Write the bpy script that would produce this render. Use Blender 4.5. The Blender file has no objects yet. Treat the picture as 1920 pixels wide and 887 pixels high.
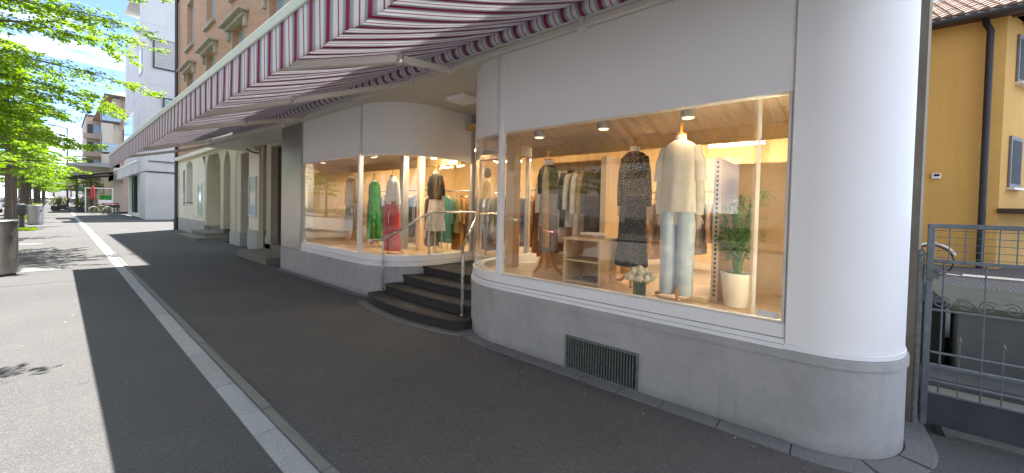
import bpy, bmesh, math, random
import numpy as np
from mathutils import Vector, Matrix
S = bpy.context.scene
C = S.collection
D = bpy.data
rnd = random.Random(7)
PI = math.pi

# ------------------------------------------------------------------ camera
EYE = 1.5
yaw = math.atan(852/720.); pit = math.radians(1.33); rol = math.radians(1.3)
fw = Vector((math.sin(yaw)*math.cos(pit), math.cos(yaw)*math.cos(pit), -math.sin(pit)))
r0 = Vector((math.cos(yaw), -math.sin(yaw), 0)); u0 = r0.cross(fw)
rt = r0*math.cos(rol)+u0*math.sin(rol); up = u0*math.cos(rol)-r0*math.sin(rol)
cd = D.cameras.new('camera'); cam = D.objects.new('camera', cd); C.objects.link(cam)
cd.sensor_width = 36; cd.lens = 720/1920*36; cd.shift_y = -38.5/1920; cd.clip_end = 2000; cd.clip_start = .05
m = Matrix((rt, up, -fw)).transposed().to_4x4(); m.translation = (0, 0, EYE); cam.matrix_world = m
S.camera = cam
# ------------------------------------------------------------------ light
KX, KY = .22, .22
sd = Vector((KX, KY, 1)).normalized()
sl = D.lights.new('sun', 'SUN'); sl.energy = 3.6; sl.angle = math.radians(.53); sl.color = (1, .955, .90)
so = D.objects.new('sun', sl); C.objects.link(so); so.rotation_euler = sd.to_track_quat('Z', 'Y').to_euler()
W = D.worlds.new('World'); S.world = W; W.use_nodes = True
nt = W.node_tree; nt.nodes.clear()
def wn(t, **k):
    n = nt.nodes.new(t)
    for a, b in k.items(): setattr(n, a, b)
    return n
sky = wn('ShaderNodeTexSky', sky_type='NISHITA', sun_disc=False)
sky.sun_elevation = math.asin(sd.z); sky.sun_rotation = math.radians(45); sky.air_density = .4; sky.dust_density = 0; sky.ozone_density = 2.2
tc = wn('ShaderNodeTexCoord'); sx = wn('ShaderNodeSeparateXYZ'); nt.links.new(tc.outputs['Generated'], sx.inputs[0])
def wmath(op, a, b=None):
    n = wn('ShaderNodeMath', operation=op)
    for i, v in enumerate((a, b)):
        if v is None: continue
        if isinstance(v, (int, float)): n.inputs[i].default_value = v
        else: nt.links.new(v, n.inputs[i])
    return n.outputs[0]
zz = wmath('ADD', wmath('MAXIMUM', sx.outputs[2], 0), .12)
cu = wmath('DIVIDE', sx.outputs[0], zz); cv = wmath('DIVIDE', sx.outputs[1], zz)
cb = wn('ShaderNodeCombineXYZ'); nt.links.new(cu, cb.inputs[0]); nt.links.new(cv, cb.inputs[1])
mp = wn('ShaderNodeMapping'); mp.inputs['Rotation'].default_value = (0, 0, .5); mp.inputs['Scale'].default_value = (1.1, 2.6, 1); mp.inputs['Location'].default_value = (1.3, .7, 0)
nt.links.new(cb.outputs[0], mp.inputs[0])
nz = wn('ShaderNodeTexNoise'); nz.inputs['Scale'].default_value = .55; nz.inputs['Detail'].default_value = 6; nz.inputs['Roughness'].default_value = .55
nt.links.new(mp.outputs[0], nz.inputs['Vector'])
cr = wn('ShaderNodeValToRGB'); cr.color_ramp.elements[0].position = .495; cr.color_ramp.elements[1].position = .68
nt.links.new(nz.outputs[0], cr.inputs[0])
mx = wn('ShaderNodeMix', data_type='RGBA'); nt.links.new(wmath('MULTIPLY', cr.outputs[0], .85), mx.inputs[0])
hs = wn('ShaderNodeHueSaturation'); hs.inputs['Saturation'].default_value = 1.0; nt.links.new(sky.outputs[0], hs.inputs['Color'])
nt.links.new(hs.outputs[0], mx.inputs[6]); mx.inputs[7].default_value = (11., 10.5, 9.8, 1)
bg = wn('ShaderNodeBackground'); bg.inputs[1].default_value = .108
nt.links.new(mx.outputs[2], bg.inputs[0]); wo = wn('ShaderNodeOutputWorld'); nt.links.new(bg.outputs[0], wo.inputs[0])
S.view_settings.view_transform = 'Standard'; S.view_settings.look = 'None'; S.view_settings.gamma = 1
S.view_settings.exposure = 2.38
S.render.engine = 'CYCLES'
S.cycles.transparent_max_bounces = 24; S.cycles.max_bounces = 8; S.cycles.diffuse_bounces = 4

# ------------------------------------------------------------------ materials
class NT:
    def __init__(s, name):
        s.m = D.materials.new(name); s.m.use_nodes = True; s.t = s.m.node_tree; s.t.nodes.clear()
        s.out = s.t.nodes.new('ShaderNodeOutputMaterial')
    def n(s, t, ins=None, **k):
        n = s.t.nodes.new(t)
        for a, b in k.items(): setattr(n, a, b)
        for a, b in (ins or {}).items():
            if isinstance(b, bpy.types.NodeSocket): s.t.links.new(b, n.inputs[a])
            else:
                try: n.inputs[a].default_value = b
                except Exception: n.inputs[a].default_value = (*b, 1)
        return n
    def pos(s): return s.n('ShaderNodeNewGeometry').outputs['Position']
    def noise(s, scale, detail=4, rough=.55, vec=None, fac=True):
        i = {'Scale': scale, 'Detail': detail, 'Roughness': rough, 'Vector': vec or s.pos()}
        return s.n('ShaderNodeTexNoise', i).outputs[0 if fac else 1]
    def ramp(s, f, stops, interp='LINEAR'):
        n = s.n('ShaderNodeValToRGB', {'Fac': f}); e = n.color_ramp; e.interpolation = interp
        while len(e.elements) < len(stops): e.elements.new(.5)
        for el, (p, c) in zip(e.elements, stops):
            el.position = p; el.color = (*c, 1) if not isinstance(c, (int, float)) else (c, c, c, 1)
        return n.outputs[0]
    def mix(s, f, a, b, bt='MIX'): return s.n('ShaderNodeMix', {0: f, 6: a, 7: b}, data_type='RGBA', blend_type=bt).outputs[2]
    def math(s, op, a, b=0.): return s.n('ShaderNodeMath', {0: a, 1: b}, operation=op).outputs[0]
    def bump(s, h, st=.3, d=.01): return s.n('ShaderNodeBump', {'Strength': st, 'Distance': d, 'Height': h}).outputs[0]
    def bsdf(s, **k):
        return s.n('ShaderNodeBsdfPrincipled', {a.replace('_', ' '): b for a, b in k.items()})
    def done(s, sh): s.t.links.new(sh.outputs[0] if hasattr(sh, 'outputs') else sh, s.out.inputs[0]); return s.m

def rgb(*c): return tuple(c)
def plain(name, col, rough=.6, metal=0., var=.12, scale=6., bump=0., bscale=80, coat=0., spec=.5):
    t = NT(name); f = t.noise(scale, 5)
    lo = tuple(x*(1-var) for x in col); hi = tuple(min(1, x*(1+var)) for x in col)
    c = t.ramp(f, [(.3, lo), (.7, hi)])
    k = dict(Base_Color=c, Roughness=t.math('ADD', t.math('MULTIPLY', t.noise(scale*3, 3), .15), rough-.07), Metallic=metal)
    if bump: k['Normal'] = t.bump(t.noise(bscale, 4), bump, .004)
    b = t.bsdf(**k); b.inputs['Coat Weight'].default_value = coat; b.inputs['Specular IOR Level'].default_value = spec
    return t.done(b)

def asphalt():
    t = NT('asphalt'); p = t.pos()
    big = t.noise(.6, 5, .6); mid = t.noise(9, 5, .7); fine = t.noise(170, 2, .5)
    v = t.n('ShaderNodeTexVoronoi', {'Vector': p, 'Scale': 140.})
    st = t.ramp(v.outputs['Color'], [(.0, .0), (.62, 0), (.9, 1)])
    c = t.ramp(big, [(.3, (.064, .0635, .064)), (.7, (.096, .094, .092))])
    c = t.mix(t.math('MULTIPLY', mid, .5), c, (.060, .058, .058))
    c = t.mix(t.ramp(fine, [(.45, 0.), (.72, .6)]), c, (.15, .145, .138))
    c = t.mix(t.math('MULTIPLY', st, .45), c, (.22, .212, .20))
    ve = t.n('ShaderNodeTexVoronoi', {'Vector': t.n('ShaderNodeVectorMath', {0: p, 1: t.n('ShaderNodeVectorMath', {0: t.noise(2.2, 4, fac=False), 'Scale': .5}, operation='SCALE').outputs[0]}, operation='ADD').outputs[0], 'Scale': .33}, feature='DISTANCE_TO_EDGE')
    cm = t.math('MULTIPLY', t.ramp(ve.outputs['Distance'], [(.0012, 1.), (.0035, 0.)]), t.ramp(t.noise(.35, 3), [(.50, 0.), (.60, .75)]))
    c = t.mix(cm, c, (.022, .022, .022))
    c = t.mix(t.ramp(t.noise(.23, 6, .7), [(.52, 0.), (.60, .28)]), c, (.13, .127, .12))
    c = t.mix(t.ramp(t.noise(1.7, 7, .75), [(.60, 0.), (.70, .35)]), c, (.04, .04, .042))
    # wear spots, old gum and oil
    v2 = t.n('ShaderNodeTexVoronoi', {'Vector': p, 'Scale': 1.3}); 
    spot = t.ramp(v2.outputs['Distance'], [(.02, .55), (.035, 0.)])
    c = t.mix(spot, c, (.035, .035, .035))
    return t.done(t.bsdf(Base_Color=c, Roughness=.88, Normal=t.bump(t.math('ADD', fine, v.outputs['Distance']), .75, .007)))
def granite(name, a, b, sc=90):
    t = NT(name); g = t.n('ShaderNodeObjectInfo').outputs['Random']
    f = t.noise(sc, 4, .75); st = t.noise(4, 4, .6)
    c = t.ramp(f, [(.35, a), (.65, b)]); c = t.mix(t.math('MULTIPLY', st, .5), c, tuple(x*.65 for x in a))
    c = t.mix(t.math('MULTIPLY', g, .22), c, (.13, .13, .12))
    return t.done(t.bsdf(Base_Color=c, Roughness=.85, Normal=t.bump(f, .5, .004)))
def plaster(name, a, b, dirt=None, sc=3., bump=.4, streak=True):
    t = NT(name); p = t.pos(); f = t.noise(sc, 6, .6)
    c = t.ramp(f, [(.3, a), (.7, b)])
    if streak:
        mpn = t.n('ShaderNodeMapping', {'Vector': p, 'Scale': (3, 3, .35)}).outputs[0]
        s2 = t.noise(2.2, 5, .6, vec=mpn)
        c = t.mix(t.ramp(s2, [(.5, 0.), (.8, .4)]), c, dirt or tuple(x*.55 for x in a))
    return t.done(t.bsdf(Base_Color=c, Roughness=.85, Normal=t.bump(t.noise(140, 5, .7), bump, .004)))
def plinthmat():
    t = NT('grey_render'); p = t.pos(); z = t.n('ShaderNodeSeparateXYZ', {0: p}).outputs[2]
    c = t.ramp(t.noise(2.4, 7, .62), [(.3, (.34, .342, .335)), (.7, (.44, .44, .43))])
    c = t.mix(t.ramp(t.noise(14, 5, .7), [(.5, 0.), (.75, .25)]), c, (.23, .225, .21))
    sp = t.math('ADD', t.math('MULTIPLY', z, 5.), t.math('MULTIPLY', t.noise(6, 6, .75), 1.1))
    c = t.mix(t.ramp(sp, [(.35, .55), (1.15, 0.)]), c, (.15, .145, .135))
    st = t.noise(1.6, 5, .65, vec=t.n('ShaderNodeMapping', {'Vector': p, 'Scale': (6, 6, .5)}).outputs[0])
    c = t.mix(t.ramp(st, [(.56, 0.), (.72, .35)]), c, (.20, .20, .19))
    return t.done(t.bsdf(Base_Color=c, Roughness=.88, Normal=t.bump(t.math('ADD', t.noise(90, 6, .7), t.noise(7, 3)), .45, .006)))
def panelmat():
    t = NT('white_panel'); p = t.pos()
    c = t.ramp(t.noise(1.1, 5, .6), [(.3, (.84, .838, .83)), (.7, (.88, .878, .87))])
    st = t.noise(1.3, 6, .7, vec=t.n('ShaderNodeMapping', {'Vector': p, 'Scale': (9, 9, .35)}).outputs[0])
    c = t.mix(t.ramp(st, [(.58, 0.), (.85, .16)]), c, (.66, .65, .63))
    c = t.mix(t.ramp(t.noise(40, 3, .7), [(.66, 0.), (.74, .35)]), c, (.66, .65, .63))
    return t.done(t.bsdf(Base_Color=c, Roughness=.55, Normal=t.bump(t.noise(60, 5, .65), .12, .003)))
def brickmat():
    t = NT('brick'); p = t.pos(); s = t.n('ShaderNodeSeparateXYZ', {0: p})
    v = t.n('ShaderNodeCombineXYZ', {0: s.outputs[1], 1: s.outputs[2], 2: 0.}).outputs[0]
    b = t.n('ShaderNodeTexBrick', {'Vector': v, 'Color1': (.52, .30, .16, 1), 'Color2': (.42, .23, .12, 1), 'Mortar': (.40, .27, .17, 1), 'Scale': 1., 'Mortar Size': .011, 'Mortar Smooth': .3, 'Brick Width': .25, 'Row Height': .082, 'Bias': -.2})
    c = t.mix(t.ramp(t.noise(.8, 5), [(.4, 0.), (.75, .35)]), b.outputs[0], (.42, .26, .15))
    h = t.math('SUBTRACT', 1., b.outputs['Fac'])
    return t.done(t.bsdf(Base_Color=c, Roughness=.85, Normal=t.bump(h, .8, .012)))
RED = (.31, .035, .11)
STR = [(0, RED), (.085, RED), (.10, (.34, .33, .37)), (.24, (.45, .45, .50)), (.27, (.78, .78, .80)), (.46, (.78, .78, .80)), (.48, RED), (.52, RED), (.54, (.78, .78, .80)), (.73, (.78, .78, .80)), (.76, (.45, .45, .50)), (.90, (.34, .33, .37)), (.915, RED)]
def awning(trans=.30):
    t = NT('striped_canvas'); s = t.n('ShaderNodeSeparateXYZ', {0: t.pos()})
    y = t.math('ADD', s.outputs[1], t.math('MULTIPLY', t.noise(1.5, 2), .012))
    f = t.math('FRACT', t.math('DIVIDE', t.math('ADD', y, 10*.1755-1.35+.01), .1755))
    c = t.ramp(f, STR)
    w = t.noise(900, 2); c = t.mix(t.ramp(t.noise(3, 4), [(.4, 0.), (.8, .18)]), c, (.4, .38, .36))
    nb = t.bump(w, .25, .001)
    d = t.n('ShaderNodeBsdfDiffuse', {'Color': c, 'Normal': nb}); tr = t.n('ShaderNodeBsdfTranslucent', {'Color': c})
    return t.done(t.n('ShaderNodeMixShader', {0: trans, 1: d.outputs[0], 2: tr.outputs[0]}))
def glassmat(name='window_glass', tint=(.93, .95, .94), refl=1.0, ior=1.55):
    t = NT(name); fc = t.n('ShaderNodeLayerWeight', {'Blend': .5}).outputs['Facing']
    r0 = ((ior-1)/(ior+1))**2; f = t.math('ADD', r0, t.math('MULTIPLY', t.math('POWER', fc, 5.), 1-r0))
    g = t.n('ShaderNodeBsdfGlossy', {'Roughness': .0, 'Color': (1, 1, 1, 1), 'Normal': t.bump(t.noise(.8, 2), .04, .02)}); tr = t.n('ShaderNodeBsdfTransparent', {'Color': tint})
    return t.done(t.n('ShaderNodeMixShader', {0: t.math('MULTIPLY', f, refl), 1: tr.outputs[0], 2: g.outputs[0]}))
def emit(name, col, st):
    t = NT(name); return t.done(t.n('ShaderNodeEmission', {'Color': (*col, 1), 'Strength': st}))
def leafmat(name, a, b, tr=.55):
    t = NT(name); g = t.n('ShaderNodeNewGeometry').outputs['Random Per Island']
    c = t.ramp(g, [(0, a), (.6, b), (1, tuple(x*1.25 for x in b))])
    d = t.bsdf(Base_Color=c, Roughness=.5)
    c2 = t.mix(.85, c, (.34, .56, .02)); c2 = t.n('ShaderNodeHueSaturation', {'Saturation': 1.1, 'Value': 1.0, 'Color': c2}).outputs[0]
    tl = t.n('ShaderNodeBsdfTranslucent', {'Color': c2})
    return t.done(t.n('ShaderNodeMixShader', {0: tr, 1: d.outputs[0], 2: tl.outputs[0]}))
def wood(name, a, b, axis=1, sc=1., rough=.5, plank=None):
    t = NT(name); p = t.pos(); k = [14., 14., 14.]; k[axis] = 1.2
    f = t.noise(sc, 5, .65, vec=t.n('ShaderNodeMapping', {'Vector': p, 'Scale': k}).outputs[0])
    return t.done(t.bsdf(Base_Color=t.ramp(f, [(.3, a), (.7, b)]), Roughness=rough))
def cloth(name, a, b=None, sc=14, tr=0., bump=.25):
    t = NT(name); b = b or tuple(x*.8 for x in a)
    c = t.ramp(t.noise(sc, 4, .6), [(.35, a), (.65, b)])
    return t.done(t.bsdf(Base_Color=c, Roughness=.9, Normal=t.bump(t.noise(400, 2), bump, .001)))
def speckle():
    t = NT('speckled_dress'); p = t.pos()
    v = t.n('ShaderNodeTexVoronoi', {'Vector': p, 'Scale': 62.}); g = t.noise(5, 2)
    f = t.math('ADD', t.ramp(v.outputs['Distance'], [(.26, 1.), (.40, 0.)]), 0)
    s = t.n('ShaderNodeSeparateXYZ', {0: p}); hz = t.ramp(t.math('DIVIDE', t.math('SUBTRACT', s.outputs[2], 1.), 1.3), [(.35, .35), (.55, 1.)])
    c = t.mix(t.math('MULTIPLY', t.math('MULTIPLY', f, hz), t.ramp(g, [(.3, .5), (.6, 1.)])), (.010, .008, .008), (.62, .40, .18))
    return t.done(t.bsdf(Base_Color=c, Roughness=.75))
def leafy_tile():
    t = NT('roof_tile'); g = t.n('ShaderNodeObjectInfo').outputs['Random']
    c = t.ramp(g, [(0, (.20, .13, .10)), (.5, (.27, .19, .15)), (1, (.34, .25, .20))])
    c = t.mix(t.ramp(t.noise(20, 4), [(.4, 0.), (.7, .5)]), c, (.14, .11, .09))
    return t.done(t.bsdf(Base_Color=c, Roughness=.85))

M = dict(
 asphalt=asphalt(), worn=plain('bounce_road', (.17, .165, .155), .9, var=.15, scale=2, bump=.4), slab=granite('slab_granite', (.33, .34, .345), (.52, .53, .54), 55), kerb=granite('kerb_granite', (.17, .165, .155), (.25, .24, .225)), cobble=granite('cobble_granite', (.15, .152, .155), (.24, .243, .248), 60),  # the road tone is raised to bounce light onto the shopfronts
 plinth=plinthmat(), white=plain('white_paint', (.84, .84, .84), .42, var=.035, scale=1.2), panel=panelmat(),
 soffit=plaster('beige_soffit', (.60, .57, .48), (.66, .63, .54), None, 1.5, .1, False), brick=brickmat(), cream=plaster('cream_render', (.70, .66, .54), (.76, .72, .61), (.42, .39, .33), 1.5, .3), creamd=plaster('ochre_render', (.50, .45, .34), (.57, .51, .40), None, 1.5, .3), socle=plaster('socle_render', (.36, .355, .34), (.44, .43, .41), None, 3),
 canvas=awning(), gbar=plain('grey_green_bar', (.55, .60, .55), .45, var=.05), alu=plain('beige_aluminium', (.66, .62, .56), .45, .0, var=.06), dalu=plain('dark_metal', (.06, .06, .06), .5, .3), steel=plain('stainless_steel', (.55, .53, .50), .28, 1., var=.08), brushed=plain('brushed_steel', (.46, .43, .39), .36, .9, var=.10, scale=1.2),
 glass=glassmat('window_glass', (.98, .98, .97), 1.05, 1.5), dglass=plain('dark_glass', (.05, .055, .06), .25, var=.2, spec=.4), step=plain('black_step', (.034, .031, .030), .8, var=.25, scale=9, bump=.6), hoodst=plaster('hood_stone', (.34, .31, .23), (.42, .385, .29), None, 3), stone=granite('step_stone', (.19, .18, .14), (.28, .265, .215), 50), black=plain('black', (.01, .01, .01), .8),
 wceil=wood('ceiling_planks', (.62, .50, .34), (.70, .58, .42), 0, 1.2), wfloor=wood('display_floor', (.62, .42, .22), (.72, .52, .30), 1, 1.), wlight=wood('birch_board', (.66, .47, .25), (.76, .57, .34), 2, 1.2), worange=wood('orange_wood', (.55, .24, .05), (.66, .32, .09), 2, 1.5, .35), wdark=wood('dark_wood', (.055, .028, .016), (.10, .05, .03), 2, 1.), sdoor=wood('brown_door', (.045, .022, .016), (.075, .038, .028), 2, .8),
 iwall=plain('shop_wall', (.58, .40, .18), .8, var=.08), iwall2=plain('shop_wall_dark', (.20, .12, .06), .8, var=.15), ifloor=plain('shop_floor', (.34, .27, .20), .35, var=.1),
 tube=emit('tube_light', (1, .88, .68), 34.), side_fill=emit('added_side_fill', (1, .84, .58), 9.), front_fill=emit('added_front_fill', (1, .82, .55), 190.), spotm=emit('added_spot_glow', (1, .75, .45), .5), skin=plain('mannequin_skin', (.66, .50, .37), .5, var=.05), mwhite=plain('mannequin_cloth', (.74, .68, .58), .8, var=.04),  # front and side emitters belong to tubes added for the display
 cream_c=cloth('cream_cloth', (.84, .79, .69), (.78, .72, .61)), jeans=cloth('pale_denim', (.66, .77, .84), (.50, .62, .72), 7), dress=speckle(), blackc=cloth('black_cloth', (.02, .018, .018)), whitec=cloth('white_cloth', (.78, .74, .66), (.66, .61, .52)), redc=cloth('red_cloth', (.62, .05, .03), (.42, .03, .02)), greenc=cloth('green_cloth', (.03, .30, .04), (.01, .14, .02), 8), tanc=cloth('tan_cloth', (.52, .36, .20), (.40, .26, .14)), brownc=cloth('brown_cloth', (.13, .08, .05), (.07, .04, .025)), olivec=cloth('olive_cloth', (.28, .24, .09)), greyc=cloth('grey_cloth', (.30, .28, .26)), orangec=cloth('rust_cloth', (.48, .22, .05)), teal=cloth('teal_cloth', (.06, .20, .17)), bluec=cloth('navy_cloth', (.05, .07, .12)),
 potw=plain('white_pot', (.78, .74, .66), .35, var=.03), soil=plain('soil', (.05, .035, .02), .9), palm=leafmat('palm_leaf', (.05, .15, .02), (.13, .32, .04), .3), petal=plain('petal_white', (.85, .80, .66), .7, var=.06), vase=glassmat('vase_glass', (.25, .42, .28), 1., 1.5), price=plain('white_card', (.8, .8, .78), .6),
 leafA=leafmat('leaf_light', (.075, .14, .012), (.15, .22, .02)), leafB=leafmat('leaf_mid', (.05, .11, .012), (.10, .17, .018)), leafC=leafmat('leaf_dark', (.02, .055, .01), (.045, .09, .012), .35), hedge=leafmat('hedge_leaf', (.10, .16, .02), (.24, .27, .03), .4), bark=plain('bark', (.11, .085, .065), .9, var=.35, scale=14, bump=.8, bscale=30),
 bin=plain('bin_steel', (.33, .31, .28), .42, .75, var=.15, scale=3), blu=plain('blue_grey_paint', (.14, .165, .18), .42, .2, var=.22, scale=20), dpanel=plain('dark_sheet', (.055, .06, .07), .55, .2, var=.25, scale=5), rust=plain('old_iron', (.16, .17, .16), .7, .3, var=.3, scale=30),
 ochre=plaster('ochre_paint', (.54, .31, .075), (.65, .38, .10), (.44, .25, .06), .55, .35), tile=leafy_tile(), gutter=plain('dark_gutter', (.035, .03, .03), .5, .3), wgrey=plaster('weathered_concrete', (.085, .09, .09), (.13, .135, .13), (.08, .085, .07), 2.5, .5), pierd=plaster('dark_pier', (.13, .10, .08), (.19, .17, .13), (.05, .06, .04), 4), dwin=plain('dark_window', (.055, .06, .065), .7, var=.1, spec=.15), dframe=plain('grey_frame', (.16, .17, .17), .6), moss=plaster('mossy_top', (.07, .08, .045), (.12, .125, .09), None, 5, .5),
 concrete=plaster('white_concrete', (.50, .50, .50), (.60, .60, .59), (.42, .42, .42), .5, .15), shutter=plain('grey_shutter', (.42, .41, .39), .6, var=.06), bluegl=plain('blue_glass', (.30, .42, .52), .08, var=.2, spec=.9), pink=plain('pink_render', (.55, .42, .34), .8), beigeb=plain('beige_block', (.42, .35, .28), .85), roofr=plain('red_roof', (.30, .19, .14), .8, var=.2),
 greyaw=plain('grey_canvas', (.30, .32, .31), .8), whiteaw=plain('pale_canvas', (.75, .68, .62), .8), blackaw=plain('black_canvas', (.03, .028, .027), .8), redp=plain('red_paint', (.50, .03, .04), .5), lime=plain('lime_paint', (.45, .50, .05), .5), rubber=plain('rubber', (.02, .02, .02), .7), pinkc=plain('pink_sign', (.8, .45, .5), .6), bluec2=plain('blue_sign', (.25, .45, .6), .6), yel=plain('yellow_sign', (.8, .45, .05), .6),
)
for i, c in enumerate([(.55, .56, .58), (.03, .04, .06), (.30, .02, .02), (.04, .09, .18), (.75, .75, .75), (.12, .13, .14)]): M['car%d' % i] = plain('car_paint_%d' % i, c, .25, .2, var=.02, coat=1.)

# ------------------------------------------------------------------ mesh helpers
class MB:
    def __init__(s): s.v = []; s.f = []
    def add(s, vs, fs):
        o = len(s.v); s.v += [tuple(v) for v in vs]; s.f += [tuple(i+o for i in f) for f in fs]; return s
    def box(s, x0, x1, y0, y1, z0, z1):
        x0, x1 = sorted((x0, x1)); y0, y1 = sorted((y0, y1)); z0, z1 = sorted((z0, z1))
        return s.add([(x0, y0, z0), (x1, y0, z0), (x1, y1, z0), (x0, y1, z0), (x0, y0, z1), (x1, y0, z1), (x1, y1, z1), (x0, y1, z1)],
                     [(0, 3, 2, 1), (4, 5, 6, 7), (0, 1, 5, 4), (1, 2, 6, 5), (2, 3, 7, 6), (3, 0, 4, 7)])
    def bar(s, a, b, w, h=None):
        a = Vector(a); b = Vector(b); h = h or w; d = (b-a).normalized()
        q = Vector((0, 0, 1)) if abs(d.z) < .95 else Vector((1, 0, 0))
        r = d.cross(q).normalized()*w/2; u = r.cross(d).normalized()*h/2
        vs = [p+i*r+j*u for p in (a, b) for i, j in ((-1, -1), (1, -1), (1, 1), (-1, 1))]
        return s.add(vs, [(0, 1, 2, 3), (7, 6, 5, 4), (0, 4, 5, 1), (1, 5, 6, 2), (2, 6, 7, 3), (3, 7, 4, 0)])
    def tube(s, pts, r, n=8, cap=True):
        pts = [Vector(p) for p in pts]; rs = r if isinstance(r, (list, tuple)) else [r]*len(pts); rings = []; q = None
        for i, p in enumerate(pts):
            d = (pts[min(i+1, len(pts)-1)]-pts[max(i-1, 0)]).normalized()
            if q is None: q = d.orthogonal().normalized()
            q = (q-d*q.dot(d)).normalized(); w = d.cross(q)
            rings.append([p+(q*math.cos(2*PI*k/n)+w*math.sin(2*PI*k/n))*rs[i] for k in range(n)])
        vs = [v for g in rings for v in g]; fs = []
        for i in range(len(pts)-1):
            for k in range(n): a = i*n+k; b = i*n+(k+1) % n; fs.append((a, b, b+n, a+n))
        if cap: fs += [tuple(range(n-1, -1, -1)), tuple(range((len(pts)-1)*n, len(pts)*n))]
        return s.add(vs, fs)
    def lathe(s, cx, cy, prof, n=20, cap=True):
        vs = [(cx+r*math.cos(2*PI*k/n), cy+r*math.sin(2*PI*k/n), z) for r, z in prof for k in range(n)]; fs = []
        for i in range(len(prof)-1):
            for k in range(n): a = i*n+k; b = i*n+(k+1) % n; fs.append((a, b, b+n, a+n))
        if cap: fs += [tuple(range(n-1, -1, -1)), tuple(range((len(prof)-1)*n, len(prof)*n))]
        return s.add(vs, fs)
    def prism(s, poly, z0, z1):
        n = len(poly); vs = [(x, y, z0) for x, y in poly]+[(x, y, z1) for x, y in poly]
        fs = [tuple(range(n-1, -1, -1)), tuple(range(n, 2*n))]+[(i, (i+1) % n, (i+1) % n+n, i+n) for i in range(n)]
        return s.add(vs, fs)
    def wall(s, path, z0, z1, t0, t1):
        a = offset(path, t0); b = offset(path, t1); n = len(a)
        vs = [(x, y, z) for z in (z0, z1) for P in (a, b) for x, y in P]; fs = []
        for i in range(n-1):
            fs += [(i, i+1, 2*n+i+1, 2*n+i), (n+i+1, n+i, 3*n+i, 3*n+i+1), (2*n+i, 2*n+i+1, 3*n+i+1, 3*n+i), (i+1, i, n+i, n+i+1)]
        fs += [(0, 2*n, 3*n, n), (n-1, 2*n-1, 4*n-1, 3*n-1)]
        return s.add(vs, fs)
    def loft(s, secs, n=20, cap=True):
        # secs: (cx, cy, z, rx, ry, waves, amp, phase, rot)
        vs = []; fs = []
        for q in secs:
            cx, cy, z, rx, ry = q[:5]; wv, am, ph = (q[5:8] if len(q) > 5 else (0, 0, 0)); ro = q[8] if len(q) > 8 else 0
            for k in range(n):
                a = 2*PI*k/n; g = 1+am*math.sin(wv*a+ph)+am*.4*math.sin((wv*2.3)*a+ph*2)
                x = rx*g*math.copysign(abs(math.cos(a))**.85, math.cos(a)); y = ry*g*math.copysign(abs(math.sin(a))**.85, math.sin(a))
                vs.append((cx+x*math.cos(ro)-y*math.sin(ro), cy+x*math.sin(ro)+y*math.cos(ro), z))
        for i in range(len(secs)-1):
            for k in range(n): a = i*n+k; b = i*n+(k+1) % n; fs.append((a, a+n, b+n, b))
        if cap: fs += [tuple(range(n)), tuple(range(len(secs)*n-1, (len(secs)-1)*n-1, -1))]
        return s.add(vs, fs)
    def build(s, name, mat, parent=None, smooth=True, bevel=0, ang=38, **tg):
        me = D.meshes.new(name); org = rootloc(parent)
        if org is None and not parent:
            org = Vector((0, 0, 0))
        me.from_pydata([(x-org.x, y-org.y, z-org.z) for x, y, z in s.v], [], s.f); me.validate()
        bm = bmesh.new(); bm.from_mesh(me); bmesh.ops.recalc_face_normals(bm, faces=bm.faces); bm.to_mesh(me); bm.free()
        me.materials.append(M[mat] if isinstance(mat, str) else mat)
        if smooth:
            me.polygons.foreach_set('use_smooth', [True]*len(me.polygons)); me.set_sharp_from_angle(angle=math.radians(ang))
        o = D.objects.new(name, me); C.objects.link(o); o.parent = parent
        if bevel:
            b = o.modifiers.new('bevel', 'BEVEL'); b.width = bevel; b.segments = 2; b.limit_method = 'ANGLE'; b.angle_limit = math.radians(40)
        tag(o, **tg); return o
def rootloc(p):
    if p is None: return None
    l = Vector(p.location)
    while p.parent: p = p.parent; l += Vector(p.location)
    return l
def offset(path, t):
    if not t: return list(path)
    out = []; n = len(path)
    for i, (x, y) in enumerate(path):
        ds = []
        if i > 0: ds.append(Vector((x-path[i-1][0], y-path[i-1][1])).normalized())
        if i < n-1: ds.append(Vector((path[i+1][0]-x, path[i+1][1]-y)).normalized())
        ns = [Vector((-d.y, d.x)) for d in ds]; m_ = sum(ns, Vector((0, 0))).normalized(); k = 1/max(.4, m_.dot(ns[0]))
        out.append((x+m_.x*t*k, y+m_.y*t*k))
    return out
def tag(o, label=None, cat=None, group=None, kind=None):
    for k, v in (('label', label), ('category', cat), ('group', group), ('kind', kind)):
        if v: o[k] = v
    return o
def thing(name, label, cat, loc, group=None, rz=0):
    o = D.objects.new(name, None); C.objects.link(o); o.location = loc; o.rotation_euler.z = rz; o.empty_display_size = .1
    return tag(o, label, cat, group)
def copy_tree(o, parent=None):
    c = o.copy(); C.objects.link(c); c.parent = parent
    for ch in list(o.children): copy_tree(ch, c)
    return c
def arc(cx, cy, r, a0, a1, n=14): return [(cx+r*math.cos(math.radians(a0+(a1-a0)*i/n)), cy+r*math.sin(math.radians(a0+(a1-a0)*i/n))) for i in range(n+1)]
def reloc(o, loc):   # give a lone mesh thing an origin at its base
    o.data.transform(Matrix.Translation(-Vector(loc))); o.location = loc
def alone(mb, name, mat, label, cat, loc, group=None, **k):
    o = mb.build(name, mat, label=label, cat=cat, group=group, **k); reloc(o, loc); return o
def dup(o, parent, loc=None, rot=None):
    c = o.copy(); C.objects.link(c); c.parent = parent
    if loc is not None: c.location = loc
    if rot is not None: c.rotation_euler = rot
    return c

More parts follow.
